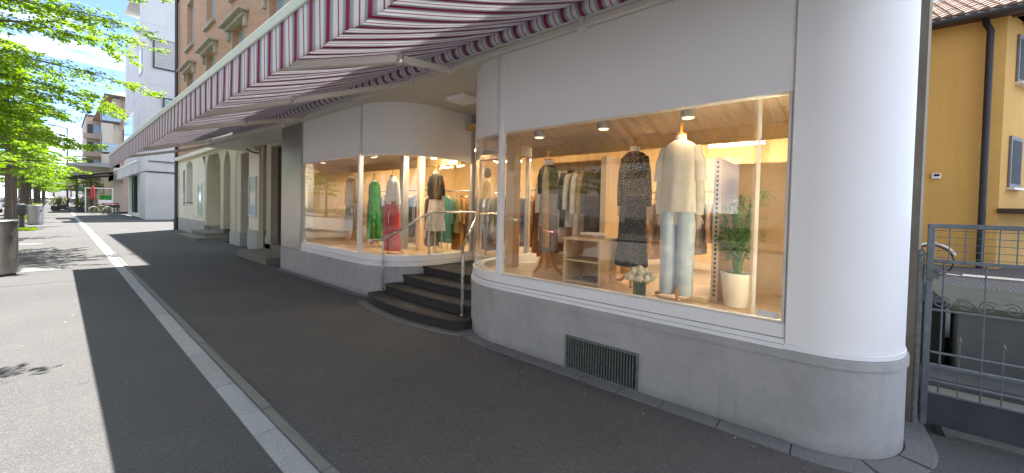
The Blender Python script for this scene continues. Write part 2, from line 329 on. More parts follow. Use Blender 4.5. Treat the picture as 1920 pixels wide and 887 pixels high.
# ------------------------------------------------------------------ ground
g = MB(); g.add([(-400, -300, -.012), (400, -300, -.012), (400, 900, -.012), (-400, 900, -.012)], [(0, 1, 2, 3)])
g.build('ground', 'asphalt', kind='structure')
g = MB(); g.box(-2.9, .80, -30, 400, -.1, 0); g.box(1.0, 3.9, -30, 400, -.1, 0)
pav = g.build('pavement', 'asphalt', kind='structure')
g = MB(); g.box(3.9, 20, -30, -.62, -.1, -.004); g.box(3.9, 30, 25.5, 37.7, -.1, -.003); g.build('yard_ground', 'asphalt', kind='structure')
g = MB(); g.add([(-12, -40, -.115), (-3.05, -40, -.115), (-3.05, 400, -.115), (-12, 400, -.115)], [(0, 1, 2, 3)])
ro = g.build('road', 'worn', kind='structure')  # road kept paler than the asphalt so it bounces more light
g = MB(); g.box(-3.05, -2.9, -40, 400, -.2, .004); g.build('kerb', 'kerb', kind='structure', bevel=.01)
g = MB(); g.box(-16.9, -12, -40, 400, -.2, .002); g.build('far_pavement', 'asphalt', kind='structure')
# lower the ground where the road lies
D.objects['ground'].location.z = -.13
# paving strip of long granite slabs + narrow kerb stones
ps = D.objects.new('paving_strip', None); C.objects.link(ps); tag(ps, kind='structure')
b = MB(); b.box(.795, .805, -8, 60, -.1, -.012); b.box(.80, 1.0, -8, 60, -.1, -.014); b.build('joint_bed', 'wgrey', ps)
s0 = None; k0 = None
for i in range(66):
    y = -3.92+i*.96
    if s0 is None:
        b = MB(); b.box(.803, .937, 0, .95, -.08, .004); s0 = b.build('slab', 'slab', ps, bevel=.004)
        b = MB(); b.box(.943, 1.0, 0, .95, -.08, .012); k0 = b.build('kerb_stone', 'kerb', ps, bevel=.005)
        s0.location.y = y; k0.location.y = y+.3
    else:
        dup(s0, ps, (rnd.uniform(-.0015, .0015), y, rnd.uniform(-.001, .002)), (0, rnd.uniform(-.004, .004), rnd.uniform(-.001, .001)))
        dup(k0, ps, (rnd.uniform(-.002, .002), y+.3, rnd.uniform(-.002, .002)), (0, rnd.uniform(-.01, .01), rnd.uniform(-.001, .001)))
b = MB(); b.box(1.003, 1.012, -8, 60, -.05, .003); b.build('gutter_seam', 'wgrey', kind='structure')
# thin dark lines along and across the pavement, and two manhole frames
b = MB(); b.box(.655, .672, 26, 46, -.05, .003); b.box(-2.9, .8, 10.4, 10.412, -.05, .002); b.build('pavement_line', 'rubber', kind='structure')

def ring_stones(path, w, seg, mat, z, name, label):
    root = D.objects.new(name, None); C.objects.link(root); tag(root, kind='structure'); 
    # walk the path
    pts = [Vector(p) for p in path]; L = [0]
    for a, b_ in zip(pts, pts[1:]): L.append(L[-1]+(b_-a).length)
    def at(s):
        for i in range(len(pts)-1):
            if s <= L[i+1] or i == len(pts)-2:
                t = (s-L[i])/(L[i+1]-L[i]); return pts[i].lerp(pts[i+1], t)
    s = 0
    while s < L[-1]-.05:
        l = min(seg*rnd.uniform(.7, 1.25), L[-1]-s); k = max(2, int(l/.06)); sub = [at(s+(l-.008)*j/k) for j in range(k+1)]
        a = [(p.x, p.y) for p in sub]; o_ = offset(a, w*rnd.uniform(.96, 1.0))
        b = MB(); b.prism(a+o_[::-1], -.06, z+rnd.uniform(-.002, .003)); b.build('stone', mat, root, bevel=.003)
        s += l
    return root

# ------------------------------------------------------------------ near shopfront
P1 = [(4.3, -.37)]+arc(3.60, .13, .50, 270, 180, 12)+[(3.10, .24), (3.10, 2.79)]+arc(4.10, 2.79, 1.0, 180, 90, 18)+[(4.95, 3.79)]
P1col = [(4.3, -.37)]+arc(3.60, .13, .50, 270, 180, 16)+[(3.10, .24)]
P1win = [(3.10, .24), (3.10, 2.79)]+arc(4.10, 2.79, 1.0, 180, 90, 18)+[(4.95, 3.79)]
P1flat = [(3.10, .24), (3.10, 2.77)]
P1curve = [(3.10, 2.81)]+arc(4.10, 2.79, 1.0, 178.8, 90, 18)+[(4.9, 3.79)]
# outward normal must lie left of the travel direction: travel from +Y end... path runs -X then +Y, outside is on the left
sf = thing('shopfront', 'near shopfront with white fascia, rounded white column and big clothes window over grey plinth', 'shopfront', (3.1, 1.5, 0), 'rounded shopfronts')
b = MB(); 
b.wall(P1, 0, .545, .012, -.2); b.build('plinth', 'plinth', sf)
b = MB(); b.wall(P1, .545, .60, .022, -.2); b.build('plinth_lip', 'plinth', sf, bevel=.012)
b = MB(); b.wall(P1col, .642, 3.14, .0, -.12); b.build('column', 'panel', sf)
b = MB(); b.wall(P1col, .602, .640, .008, -.12); b.build('column_base', 'white', sf, bevel=.004)
b = MB(); b.wall(P1win[0:2], 2.30, 3.14, -.003, -.10); b.build('fascia', 'panel', sf, bevel=.003)
b = MB(); b.wall(P1curve, 2.30, 3.14, -.003, -.10); b.build('fascia', 'panel', sf, bevel=.003, label='curved white fascia panel at the entry corner')
for z0, z1, t in ((.602, .632, .016), (.636, .668, .008), (.674, .765, 0)):
    b = MB(); b.wall(P1win, z0, z1, t, -.14); b.build('sill', 'white', sf, bevel=.003)
b = MB(); b.box(3.075, 3.15, 2.765, 2.815, .765, 3.135); b.build('mullion', 'white', sf, bevel=.006)
b = MB(); b.box(3.10, 3.14, .243, .262, .767, 2.298); b.box(3.104, 3.12, .262, 2.76, .767, .779); b.build('window_bead', 'alu', sf, bevel=.002)
b = MB(); b.wall([(3.10, .262), (3.10, 2.764)], .767, 2.298, -.02, -.028); b.build('pane', 'glass', sf)
b = MB(); b.wall(P1curve, .767, 2.298, -.02, -.028); b.build('pane', 'glass', sf)
b = MB(); b.box(3.33, 3.338, .44, .46, .70, 2.40); b.build('glass_divider', 'alu', sf)
b = MB(); b.wall([(3.14, .452), (3.9, .452)], .70, 2.40, 0, .008); b.build('side_pane', 'glass', sf)
# joints of the fascia
b = MB(); b.box(3.096, 3.11, .233, .240, .60, 3.14); b.build('panel_joint', 'shutter', sf)
# vent grille
vg = MB(); vg.box(3.066, 3.10, 1.205, 1.225, .0, .315); vg.box(3.066, 3.10, 1.885, 1.905, .0, .315); vg.box(3.066, 3.10, 1.225, 1.885, .0, .018); vg.box(3.066, 3.10, 1.225, 1.885, .297, .315)
vent = vg.build('vent_grille', 'rust', sf, bevel=.002)
b = MB(); b.box(3.085, 3.0875, 1.225, 1.885, .018, .297); b.build('vent_backing', 'black', sf, smooth=False)
sl0 = None
for i in range(25):
    y = 1.2435+i*.0258
    if sl0 is None: b = MB(); b.box(3.070, 3.085, 0, .010, .018, .297); sl0 = b.build('slat', 'rust', vent)
    else: dup(sl0, vent)
    (sl0 if i == 0 else D.objects[vent.children[-1].name])
for i, ch in enumerate([c for c in vent.children if c.name.startswith('slat')]): ch.location.y = 1.2435+i*.0258
ring_stones([(4.1, -.37+0)]+arc(3.60, .13, .52, 270, 180, 16)+[(3.08, 2.79)]+arc(4.10, 2.79, 1.02, 180, 145, 8), .15, .36, 'cobble', .006, 'plinth_border', '')

# ------------------------------------------------------------------ far shopfront
P2 = [(4.95, 5.11), (4.18, 5.11)]+arc(4.18, 6.04, .93, 270, 180, 18)+[(3.25, 9.53), (3.92, 9.53)]
P2 = P2
P2c = [(4.9, 5.11)]+arc(4.18, 6.04, .93, 270, 181, 18)
sg = thing('shopfront', 'far shopfront beyond the steps with curved white fascia and steel pillar', 'shopfront', (3.25, 7.5, 0), 'rounded shopfronts')
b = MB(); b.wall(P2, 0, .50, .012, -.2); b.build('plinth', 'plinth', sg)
P2s = [(4.95, 5.11), (4.18, 5.11)]+arc(4.18, 6.04, .93, 270, 180, 18)+[(3.25, 8.45)]
for z0, z1, t in ((.502, .536, .016), (.540, .572, .008), (.578, .675, 0)):
    b = MB(); b.wall(P2s, z0, z1, t, -.14); b.build('sill', 'white', sg, bevel=.003)
b = MB(); b.wall([(3.25, 6.12), (3.25, 8.45)], 2.30, 3.14, -.003, -.1); b.build('fascia', 'panel', sg, bevel=.003)
b = MB(); b.wall(P2c, 2.30, 3.14, -.003, -.1); b.build('fascia', 'panel', sg, bevel=.003, label='curved white fascia panel beside the steps')
b = MB(); b.box(3.225, 3.30, 6.06, 6.11, .675, 3.135); b.build('mullion', 'white', sg, bevel=.006)
b = MB(); b.box(4.86, 4.93, 5.08, 5.13, .675, 3.135); b.build('end_frame', 'shutter', sg, bevel=.004); b = MB(); b.box(3.235, 3.30, 8.40, 8.44, .677, 3.13); b.build('end_frame', 'shutter', sg, bevel=.004)
b = MB(); b.wall([(3.25, 6.115), (3.25, 8.40)], .677, 2.298, -.02, -.028); b.build('pane', 'glass', sg)
b = MB(); b.wall(P2c, .677, 2.298, -.02, -.028); b.build('pane', 'glass', sg)
b = MB(); b.box(3.235, 3.5, 8.455, 9.52, .502, 3.14); b.build('steel_pillar', 'brushed', sg, bevel=.01)
ring_stones(arc(4.18, 6.04, .942, 215, 180, 8)+[(3.238, 9.53)], .10, .55, 'cobble', .005, 'plinth_border', '')

# ------------------------------------------------------------------ entry steps (black)
st = thing('entry_steps', 'four black curved entry steps between the two shopfronts', 'steps', (3.4, 4.5, 0))
def steppoly(xf, yl, yr, bulge, xb=4.95):
    n = 12; pts = []
    for i in range(n+1):
        t = i/n; y = yr+(yl-yr)*t; pts.append((xf-bulge*math.sin(PI*t)**.7, y))
    return pts+[(xb, yl), (xb, yr)]
for i, (z0, z1, xf, yr, yl, bu) in enumerate([(0, .125, 3.12, 3.36, 5.52, .17), (.125, .25, 3.34, 3.40, 5.40, .08), (.25, .375, 3.60, 3.62, 5.32, .05), (.375, .50, 3.88, 3.70, 5.24, .02)]):
    poly = steppoly(xf, yl, yr, bu)
    b = MB(); b.prism(poly, z0, z1-.035); b2 = MB(); b2.prism(steppoly(xf-.018, yl+.004, yr-.004, bu), z1-.035, z1)
    b.v += []; o1 = b.build('riser', 'step', st); o2 = b2.build('tread', 'step', st, bevel=.010)
ring_stones([(x, y) for x, y in reversed([p for p in reversed(steppoly(3.10, 5.56, 3.30, .17)[:13])])], .13, .5, 'cobble', .005, 'step_border', '')

# entry back wall and door
ed = thing('shop_entry', 'glazed shop entry door set back behind the black steps', 'door', (4.9, 4.45, .5))
b = MB(); b.box(4.95, 5.0, 3.8, 5.1, 2.5, 3.14); b.build('header', 'panel', ed)
b = MB(); b.box(4.93, 4.98, 3.82, 3.90, .5, 2.5); b.box(4.93, 4.98, 5.0, 5.08, .5, 2.5); b.box(4.93, 4.98, 3.9, 5.0, 2.42, 2.5); b.box(4.93, 4.98, 3.9, 5.0, .5, .6); b.build('frame', 'alu', ed, bevel=.004)
b = MB(); b.box(4.95, 4.96, 3.9, 5.0, .6, 2.42); b.build('pane', 'glass', ed)

# ------------------------------------------------------------------ handrails
hr = thing('handrail', 'steel handrail on the left side of the black steps, bending level at the landing', 'handrail', (3.34, 5.5, .12))
b = MB(); b.tube([(3.22, 5.68, .87), (3.26, 5.62, .93), (3.34, 5.49, .97-.04), (3.92, 5.20, 1.33), (3.99, 5.16, 1.375), (4.06, 5.13, 1.385), (4.40, 5.03, 1.39), (4.88, 4.98, 1.39)], .019, 10); b.build('rail', 'steel', hr)
b = MB(); b.tube([(3.34, 5.49, .10), (3.34, 5.49, .90)], .019, 10); b.lathe(3.34, 5.49, [(.04, .126), (.04, .134)], 14); b.build('post', 'steel', hr)
b = MB(); b.tube([(3.99, 5.17, .5), (3.99, 5.17, 1.36)], .017, 10); b.lathe(3.99, 5.17, [(.04, .501), (.04, .509)], 14); b.build('post', 'steel', hr)
hr2 = thing('handrail', 'steel handrail on the right side of the black steps, ending in a short post', 'handrail', (3.27, 3.55, .12))
b = MB(); b.tube([(3.27, 3.56, .90), (3.30, 3.60, .96), (3.98, 4.02, 1.38), (4.06, 4.04, 1.39), (4.86, 3.98, 1.39)], .019, 10); b.build('rail', 'steel', hr2)
b = MB(); b.tube([(3.27, 3.55, .10), (3.27, 3.55, .90)], .021, 10); b.lathe(3.27, 3.55, [(.04, .126), (.04, .134)], 14); b.build('post', 'steel', hr2)
b = MB(); b.tube([(4.06, 4.03, .5), (4.06, 4.03, 1.37)], .017, 10); b.build('post', 'steel', hr2)

# ------------------------------------------------------------------ interior of the shop
it = thing('shop_interior', 'warm lit clothes shop interior with plank ceiling behind the big windows', 'shop interior', (5.5, 4, .5))
XB = 8.2
b = MB(); b.box(3.75, XB, -.25, 3.5, .3, .50); b.box(5.02, XB, 3.5, 5.4, .3, .50); b.box(4.2, XB, 5.4, 9.4, .3, .50); b.build('floor', 'ifloor', it)
b = MB(); b.prism([(3.14, .3), (4.6, .3), (4.6, 3.3), (3.9, 3.68)]+arc(4.10, 2.79, .93, 100, 176, 8), .50, .69); b.build('display_floor', 'wfloor', it, bevel=.004)
b = MB(); b.prism(arc(4.18, 6.04, .88, 184, 262, 10)+[(4.86, 5.18), (4.86, 6.4), (4.3, 7.0), (4.3, 8.38), (3.30, 8.38)], .50, .66); b.build('display_floor', 'wfloor', it, bevel=.004)
b = MB(); b.box(XB, XB+.1, -.3, 9.5, .5, 3.0); b.build('back_wall', 'iwall', it)
b = MB(); b.box(3.75, XB, -.33, -.25, .5, 3.0); b.build('end_wall', 'iwall', it); b = MB(); b.box(3.55, XB, 9.30, 9.4, .5, 3.0); b.build('end_wall', 'iwall', it)
# ceilings: planks over the display, higher plain ceiling behind
def planks(x0, x1, y0, y1, z, w):
    y = y0
    while y < y1-.02:
        def xin(yy):
            if yy < 3: c = (3.60, .13, .36) if yy < .13 else ((4.10, 2.79, .86) if yy > 2.79 else None)
            elif yy < 4.2: c = (4.10, 2.79, .86)
            else: c = (4.18, 6.04, .79) if yy < 6.04 else None
            if c is None: return x0
            dy = min(abs(yy-c[1]), c[2]*.999); return max(x0, c[0]-math.sqrt(c[2]**2-dy**2))
        xa = max(xin(y), xin(y+w))
        q = MB(); zz = z+rnd.uniform(-.0006, .0006); q.box(xa, x1, y, y+w-.003, zz, zz+.02); q.build('plank', 'wceil', it)
        y += w
for a in ((3.2, 4.7, -.2, 3.60, 2.42, .12), (3.35, 4.7, 5.27, 9.4, 2.42, .12)):
    planks(*a)
b = MB(); b.prism([(3.72, -.2), (4.7, -.2), (4.7, 3.6), (4.1, 3.64), (3.5, 3.36), (3.25, 2.79), (3.25, .2)], 2.443, 2.5); b.prism([(4.18, 5.28), (4.7, 5.28), (4.7, 9.4), (3.38, 9.4), (3.40, 6.0), (3.6, 5.5)], 2.443, 2.5); b.box(4.72, XB, -.3, 9.4, 2.86, 2.95); b.build('ceiling', 'iwall', it)
b = MB(); b.box(4.70, 4.78, -.24, 3.6, 2.26, 2.86); b.box(4.70, 4.78, 5.3, 9.29, 2.26, 2.86); b.build('bulkhead', 'iwall', it)
b = MB(); b.box(5.9, 6.05, -.24, 9.29, 2.5, 2.859); b.build('ceiling_beam', 'iwall2', it)
b = MB(); b.box(3.93, 4.07, 3.30, 3.44, .69, 2.42); b.build('pillar', 'wlight', it, bevel=.004)
b = MB(); b.box(4.55, 4.62, -.25, .95, .69, 2.0); b.build('partition', 'iwall', it)
b = MB(); b.box(4.62, 4.68, 1.95, 3.3, .69, 2.15); b.build('partition', 'iwall', it)
b = MB(); b.box(4.17, 4.30, 6.20, 6.33, .66, 2.42); b.build('pillar', 'brushed', it, bevel=.01)
b = MB(); b.box(4.23, 4.33, 5.76, 5.86, .66, 2.42); b.build('pillar', 'wlight', it, bevel=.004)
# garment rails at the back: shelves with clothes as blocks of hanging cloth
def lamp(x0, x1, y0, y1, z, lab, tm='tube'):
    t = thing('ceiling_light', lab, 'ceiling light', ((x0+x1)/2, (y0+y1)/2, z), 'fluorescent lights in the shop')
    b = MB(); b.box(x0, x1, y0, y1, z+.035, z+.07); b.build('housing', 'white', t); b = MB(); b.box(x0+.01, x1-.01, y0+.01, y1-.01, z, z+.034); b.build('diffuser', tm, t)
lamp(3.155, 3.20, .45, 2.6, 2.35, 'added fill tube out of view behind the fascia, running along the top of the near window', 'front_fill')  # added out of view to light the display clothes
t = thing('added_tube', 'added upright fill tube out of view behind the white column at the right edge of the near window', 'light', (3.27, .17, .8), 'fluorescent lights in the shop')
b = MB(); b.box(3.25, 3.29, .135, .15, .8, 2.3); b.build('housing', 'white', t); b = MB(); b.box(3.255, 3.285, .151, .172, .82, 2.28); b.build('diffuser', 'side_fill', t)  # upright tube added to light the clothes from the side
lamp(3.31, 3.355, 6.3, 8.3, 2.35, 'added fill tube out of view behind the fascia of the far window', 'front_fill')  # added out of view to light the far display
lamp(5.3, 7.6, .72, .80, 2.74, 'fluorescent ceiling light seen at the right end of the near window')
lamp(7.2, 7.28, .9, 1.72, 2.60, 'bright tube light behind the cream blouse mannequin, right of its neck')
lamp(7.2, 7.28, 1.95, 2.3, 2.60, 'short bright tube light just right of the cream blouse mannequin neck')
lamp(5.6, 7.0, 4.36, 4.44, 2.72, 'fluorescent light above the tripod mannequin in the near window')
lamp(5.6, 7.0, 5.80, 5.88, 2.66, 'fluorescent light seen through the curved pane by the steps')
lamp(5.4, 7.0, 7.6, 7.68, 2.72, 'fluorescent light deep inside the far window')
lamp(3.75, 4.7, 5.36, 5.40, 2.36, 'added fill tube behind the curved fascia above the black sweater mannequin')  # added behind the fascia to light the clothes below
for n_, (x, y, e, lb) in enumerate(((3.60, 1.03, 1, 'grey ceiling spotlight above the cream blouse mannequin'), (3.63, 1.86, 1, 'grey ceiling spotlight above the speckled dress mannequin'), (3.66, 2.70, 1, 'grey ceiling spotlight above the tripod mannequin'), (3.62, 6.3, 1, 'grey ceiling spotlight above the green dress in the far window'), (3.55, 8.15, 1, 'tilted ceiling spotlight at the left end of the far window'), (4.35, 5.55, 1, 'ceiling spotlight above the black sweater mannequin'))):
    t = thing('spotlight', lb, 'spotlight', (x, y, 2.42), 'spotlights over the window displays')
    b = MB(); b.lathe(x, y, [(.03, 2.42), (.03, 2.405), (.062, 2.40), (.066, 2.33), (.055, 2.325)], 18); b.build('housing', 'shutter', t)
    b = MB(); b.lathe(x, y, [(.05, 2.326), (.05, 2.318)], 16); b.build('lens', 'spotm', t)  # lens glow is added, the cups themselves hang unlit
    L = D.lights.new('added_spot', 'SPOT'); L.energy = 1.6; L.color = (1, .72, .42); L.spot_size = 2.5; L.spot_blend = 1; L.shadow_soft_size = .05  # weak beam added in the unlit cup for the display
    lo = D.objects.new('added_spot_beam', L); C.objects.link(lo); lo.parent = t; lo.location = (0, 0, -.12); lo.rotation_euler = (0, math.radians(-16), 0)
# back of shop hanging clothes
cl = ['brownc', 'tanc', 'blackc', 'olivec', 'greyc', 'cream_c', 'orangec', 'bluec', 'teal', 'whitec']
def garment_mesh(L=.9, w=.21, th=.035, sleeve=.52, seed=0):
    r = random.Random(seed); b = MB(); ph = r.uniform(0, 6)
    secs = []
    for i, (z, k, t) in enumerate([(0, .30, .5), (-.025, .42, .7), (-.06, .80, .9), (-.10, 1.0, 1.0), (-.25, .93, 1.1), (-.45*L/.9, .90, 1.2), (-.7*L/.9, 1.0, 1.4), (-L, 1.08, 1.6)]):
        secs.append((0, 0, z, w*k*.88, th*t, 7, .03+.03*i/7, ph+i*.1))
    b.loft(secs, 22)
    for s_ in (-1, 1):
        x = s_*w*.88
        b.loft([(x*.84, 0, -.055, .045, .035), (x*1.02, .0, -.12, .05, .038, 3, .06, ph), (x*1.14, .008, -.3, .045, .035, 3, .08, ph), (x*1.16, .012, -sleeve, .038, .032, 4, .08, ph)], 12)
    return b
GM = [garment_mesh(.92, .22, .035, .55, 1), garment_mesh(.72, .21, .04, .5, 2), garment_mesh(1.08, .2, .04, .55, 3)]
gcache = {}
def garment(k, mat, x, y, z, rz, label, group):
    key = (k, mat)
    if key not in gcache:
        t = D.objects.new('garment', None); C.objects.link(t); t.location = (0, 0, 0)
        GM[k].build('cloth', mat, t, ang=80)
        h = MB(); h.tube([(0, 0, -.01), (0, 0, .055), (.018, 0, .075), (0, 0, .095), (-.018, 0, .08)], .0035, 6); h.bar((-.17, 0, -.055), (0, 0, .0), .014); h.bar((.17, 0, -.055), (0, 0, .0), .014); h.build('hanger', 'worange', t)
        gcache[key] = t
        o = t
    else: o = copy_tree(gcache[key])
    o.location = (x, y, z); o.rotation_euler.z = rz; tag(o, label, 'garment', group); return o
# rack in the near window
rk = thing('clothes_rack', 'brass clothes rail fixed to birch board behind the shelf unit', 'clothes rack', (4.3, 2.5, .69))
b = MB(); b.tube([(4.3, 2.14, 2.085), (4.3, 3.02, 2.095)], .010, 8); b.build('rail', 'worange', rk)
b = MB(); b.box(4.10, 4.56, 2.05, 2.12, .69, 2.12); b.build('side_board', 'wlight', rk, bevel=.003)
b = MB(); b.tube([(4.3, 3.02, .69), (4.3, 3.02, 2.095)], .011, 8); b.lathe(4.3, 3.02, [(.1, .692), (.1, .70)], 12); b.build('post', 'worange', rk)
gl = [('whitec', 0, 'cream coat hanging first from the left on the brass rail'), ('tanc', 2, 'long tan coat hanging second from the left on the brass rail'), ('cream_c', 0, 'cream jacket hanging third from the left on the brass rail'), ('cream_c', 0, 'cream knit jacket hanging fourth from the left on the brass rail'), ('blackc', 1, 'black jacket in the middle of the brass rail'), ('whitec', 1, 'short white cardigan right of the black jacket on the brass rail'), ('cream_c', 0, 'cream coat right of the short white cardigan on the brass rail'), ('tanc', 0, 'tan coat near the right end of the brass rail'), ('brownc', 0, 'dark brown coat, last but one on the brass rail'), ('brownc', 1, 'short brown jacket at the right end of the brass rail beside the birch board')]
for i, (mt, k, lb) in enumerate(gl): garment(k, mt, 4.29, 2.96-i*.083, 1.985, rnd.uniform(-.16, .16), lb, 'garments on the brass rail')
CN = dict(brownc='brown', tanc='tan', blackc='black', olivec='olive', greyc='grey', cream_c='cream', orangec='rust', bluec='navy', teal='teal', whitec='white', greenc='green')
KN = ['jacket', 'short jacket', 'long coat']
ORD = 'first second third fourth fifth sixth seventh eighth ninth tenth eleventh twelfth thirteenth fourteenth fifteenth sixteenth seventeenth eighteenth nineteenth twentieth'.split()+['twenty-'+q for q in 'first second third fourth fifth sixth seventh eighth ninth'.split()]
# racks further inside
pos = [('left', 5.6, 3.2, 6.6, 1), ('right', 6.9, .2, 3.0, 1), ('far', 5.2, 6.4, 9.0, 1)]
for nm, x, y0, y1, _ in pos:
    t = thing('clothes_rack', {'left': 'long steel clothes rail deep inside, behind the tripod mannequin', 'right': 'steel clothes rail at the back wall behind the speckled dress', 'far': 'steel clothes rail behind the mannequins of the far window'}[nm], 'clothes rack', (x, (y0+y1)/2, .5))
    b = MB(); b.tube([(x, y0, 1.82), (x, y1, 1.82)], .012, 8); b.tube([(x, y0, .5), (x, y0, 1.82)], .012, 8); b.tube([(x, y1, .5), (x, y1, 1.82)], .012, 8); b.build('frame', 'steel', t)
    n = int((y1-y0)/.13)
    for i in range(n):
        kk = rnd.choice((0, 1, 2)); mm_ = rnd.choice(cl)
        garment(kk, mm_, x, y0+.08+i*.13, 1.71, rnd.uniform(-.2, .2), '%s %s, %s %s' % (CN[mm_], KN[kk], ORD[i], {'left': 'from the right on the long rail deep inside the shop', 'right': 'from the right on the rail at the back wall', 'far': 'from the right on the rail behind the far window display'}[nm]), {'left': 'garments on the long inner rail', 'right': 'garments on the back wall rail', 'far': 'garments on the rail behind the far window'}[nm])
# garments at the right edge inside far window (rust and green)
t = thing('clothes_rack', 'low clothes rail with rust and green garments beside the black sweater mannequin', 'clothes rack', (5.3, 5.7, .5))
b = MB(); b.tube([(4.9, 5.95, 1.80), (6.3, 5.55, 1.80)], .012, 8); b.tube([(4.9, 5.95, .5), (4.9, 5.95, 1.80)], .012, 8); b.tube([(6.3, 5.55, .5), (6.3, 5.55, 1.80)], .012, 8); b.build('frame', 'steel', t)
for i, mt in enumerate(['teal', 'olivec', 'orangec', 'tanc', 'brownc', 'orangec', 'tanc', 'brownc', 'orangec', 'brownc']):
    garment(i % 3, mt, 4.96+i*.135, 5.93-i*.0386, 1.69, PI/2+rnd.uniform(-.15, .15), '%s %s, %s from the left on the rail beside the black sweater mannequin' % (CN[mt], KN[i % 3], ORD[i]), 'rust and green garments')

# ------------------------------------------------------------------ mannequins
def mannequin(x, y, zf, label, rz, stand='disc', neck=2.2, group='tailor mannequins in the windows', hands=True, base=True):
    t = thing('mannequin', label, 'mannequin', (x, y, zf), group)
    H = neck-zf
    c, s_ = math.cos(rz), math.sin(rz)
    def P(dx, dy): return (x+dx*.74*c-dy*s_, y+dx*.74*s_+dy*c)   # dx = across shoulders, dy = front
    b = MB(); secs = []
    for z, rx, ry, dy in [(neck, .048, .05, 0), (neck-.07, .052, .055, 0), (neck-.11, .12, .07, 0), (neck-.16, .18, .095, .0), (neck-.26, .17, .11, .01), (neck-.42, .14, .105, .01), (neck-.52, .125, .09, 0), (neck-.66, .165, .12, 0), (neck-.76, .175, .125, 0), (neck-.82, .15, .11, 0)]:
        px, py = P(0, dy); kk = 1 if z > neck-.1 else .62; secs.append((px, py, z, rx*kk, ry*kk, 0, 0, 0, rz))
    b.loft(secs, 24); b.build('torso', 'mwhite', t, ang=80)
    b = MB(); b.lathe(x, y, [(.052, neck), (.054, neck+.012), (.03, neck+.018), (.012, neck+.03), (.014, neck+.055), (.011, neck+.08), (.022, neck+.10), (.014, neck+.105)], 16); b.build('neck_cap', 'worange', t)
    if stand == 'disc':
        b = MB(); b.tube([(x, y, zf+.01), (x, y, neck-.78)], .014, 10); b.lathe(x, y, [(.14, zf+.001), (.14, zf+.012), (.02, zf+.018)], 22); b.build('stand', 'steel', t)
    else:
        b = MB(); b.tube([(x, y, zf+.08), (x, y, neck-.78)], .017, 10)
        for k in range(3):
            a = rz+k*2*PI/3+.9; dx, dy = math.cos(a), math.sin(a)
            hh = 1 if 'orange wooden tripod' in label else .42
            b.tube([(x+dx*.015, y+dy*.015, zf+.30*hh), (x+dx*.06, y+dy*.06, zf+.24*hh), (x+dx*.12, y+dy*.12, zf+.10*hh), (x+dx*.2, y+dy*.2, zf+.018)], [.022*hh**.4, .026*hh**.4, .022*hh**.4, .015], 8)
        b.build('tripod', 'worange', t)
    return t, P
def limb(t, name, pts, r, mat, n=12):
    P0 = []; R0 = []
    for i in range(len(pts)-1):
        for j in range(4): q = j/4; P0.append(tuple(a*(1-q)+c*q for a, c in zip(pts[i], pts[i+1]))); R0.append((r[i]*(1-q)+r[i+1]*q)*.80*(1+.05*math.sin(j*2.6+i*1.7)))
    P0.append(pts[-1]); R0.append(r[-1]*.8)
    b = MB(); b.tube(P0, R0, n); return b.build(name, mat, t, ang=80)
def hand(t, p, d):
    # palm and five fingers, relaxed
    b = MB(); p = Vector(p); b.tube([p, p+Vector((0, 0, -.03)), p+Vector((0, 0, -.075))], [.018, .026, .022], 8)
    for k in range(4):
        o = Vector((d.x, d.y, 0))*(k-1.5)*.013; l = (.058, .07, .066, .05)[k]
        b.tube([p+o+Vector((0, 0, -.07)), p+o*1.1+Vector((d.y*.004, -d.x*.004, -.07-l*.55)), p+o*1.1+Vector((d.y*.014, -d.x*.014, -.07-l))], [.0075, .0068, .005], 6)
    o = Vector((d.x, d.y, 0)); b.tube([p+o*-.018+Vector((0, 0, -.03)), p+o*-.036+Vector((0, 0, -.06)), p+o*-.038+Vector((0, 0, -.085))], [.009, .008, .006], 6)
    b.build('hand', 'skin', t, ang=80)
RZ = math.radians(-50)   # fronts turned to the street
def skirtloft(P, rz, rows, wv=9, am=.05, ph=0., n=40):
    b = MB(); rows2 = []
    for a_, c_ in zip(rows, rows[1:]):
        m_ = max(1, int(abs(a_[0]-c_[0])/.05))
        rows2 += [tuple(p_+(q_-p_)*j_/m_ for p_, q_ in zip(a_, c_)) for j_ in range(m_)]
    rows2.append(rows[-1])
    b.loft([(*P(dx, dy), z, rx*.76, ry*.85, wv, am*k*1.35, ph+.5*math.sin(z*9)+z, rz) for z, rx, ry, k, dx, dy in rows2], n, True); return b
# mannequins face -X (street): across axis = Y.  rz such that dx -> +-Y
rz = -PI/2
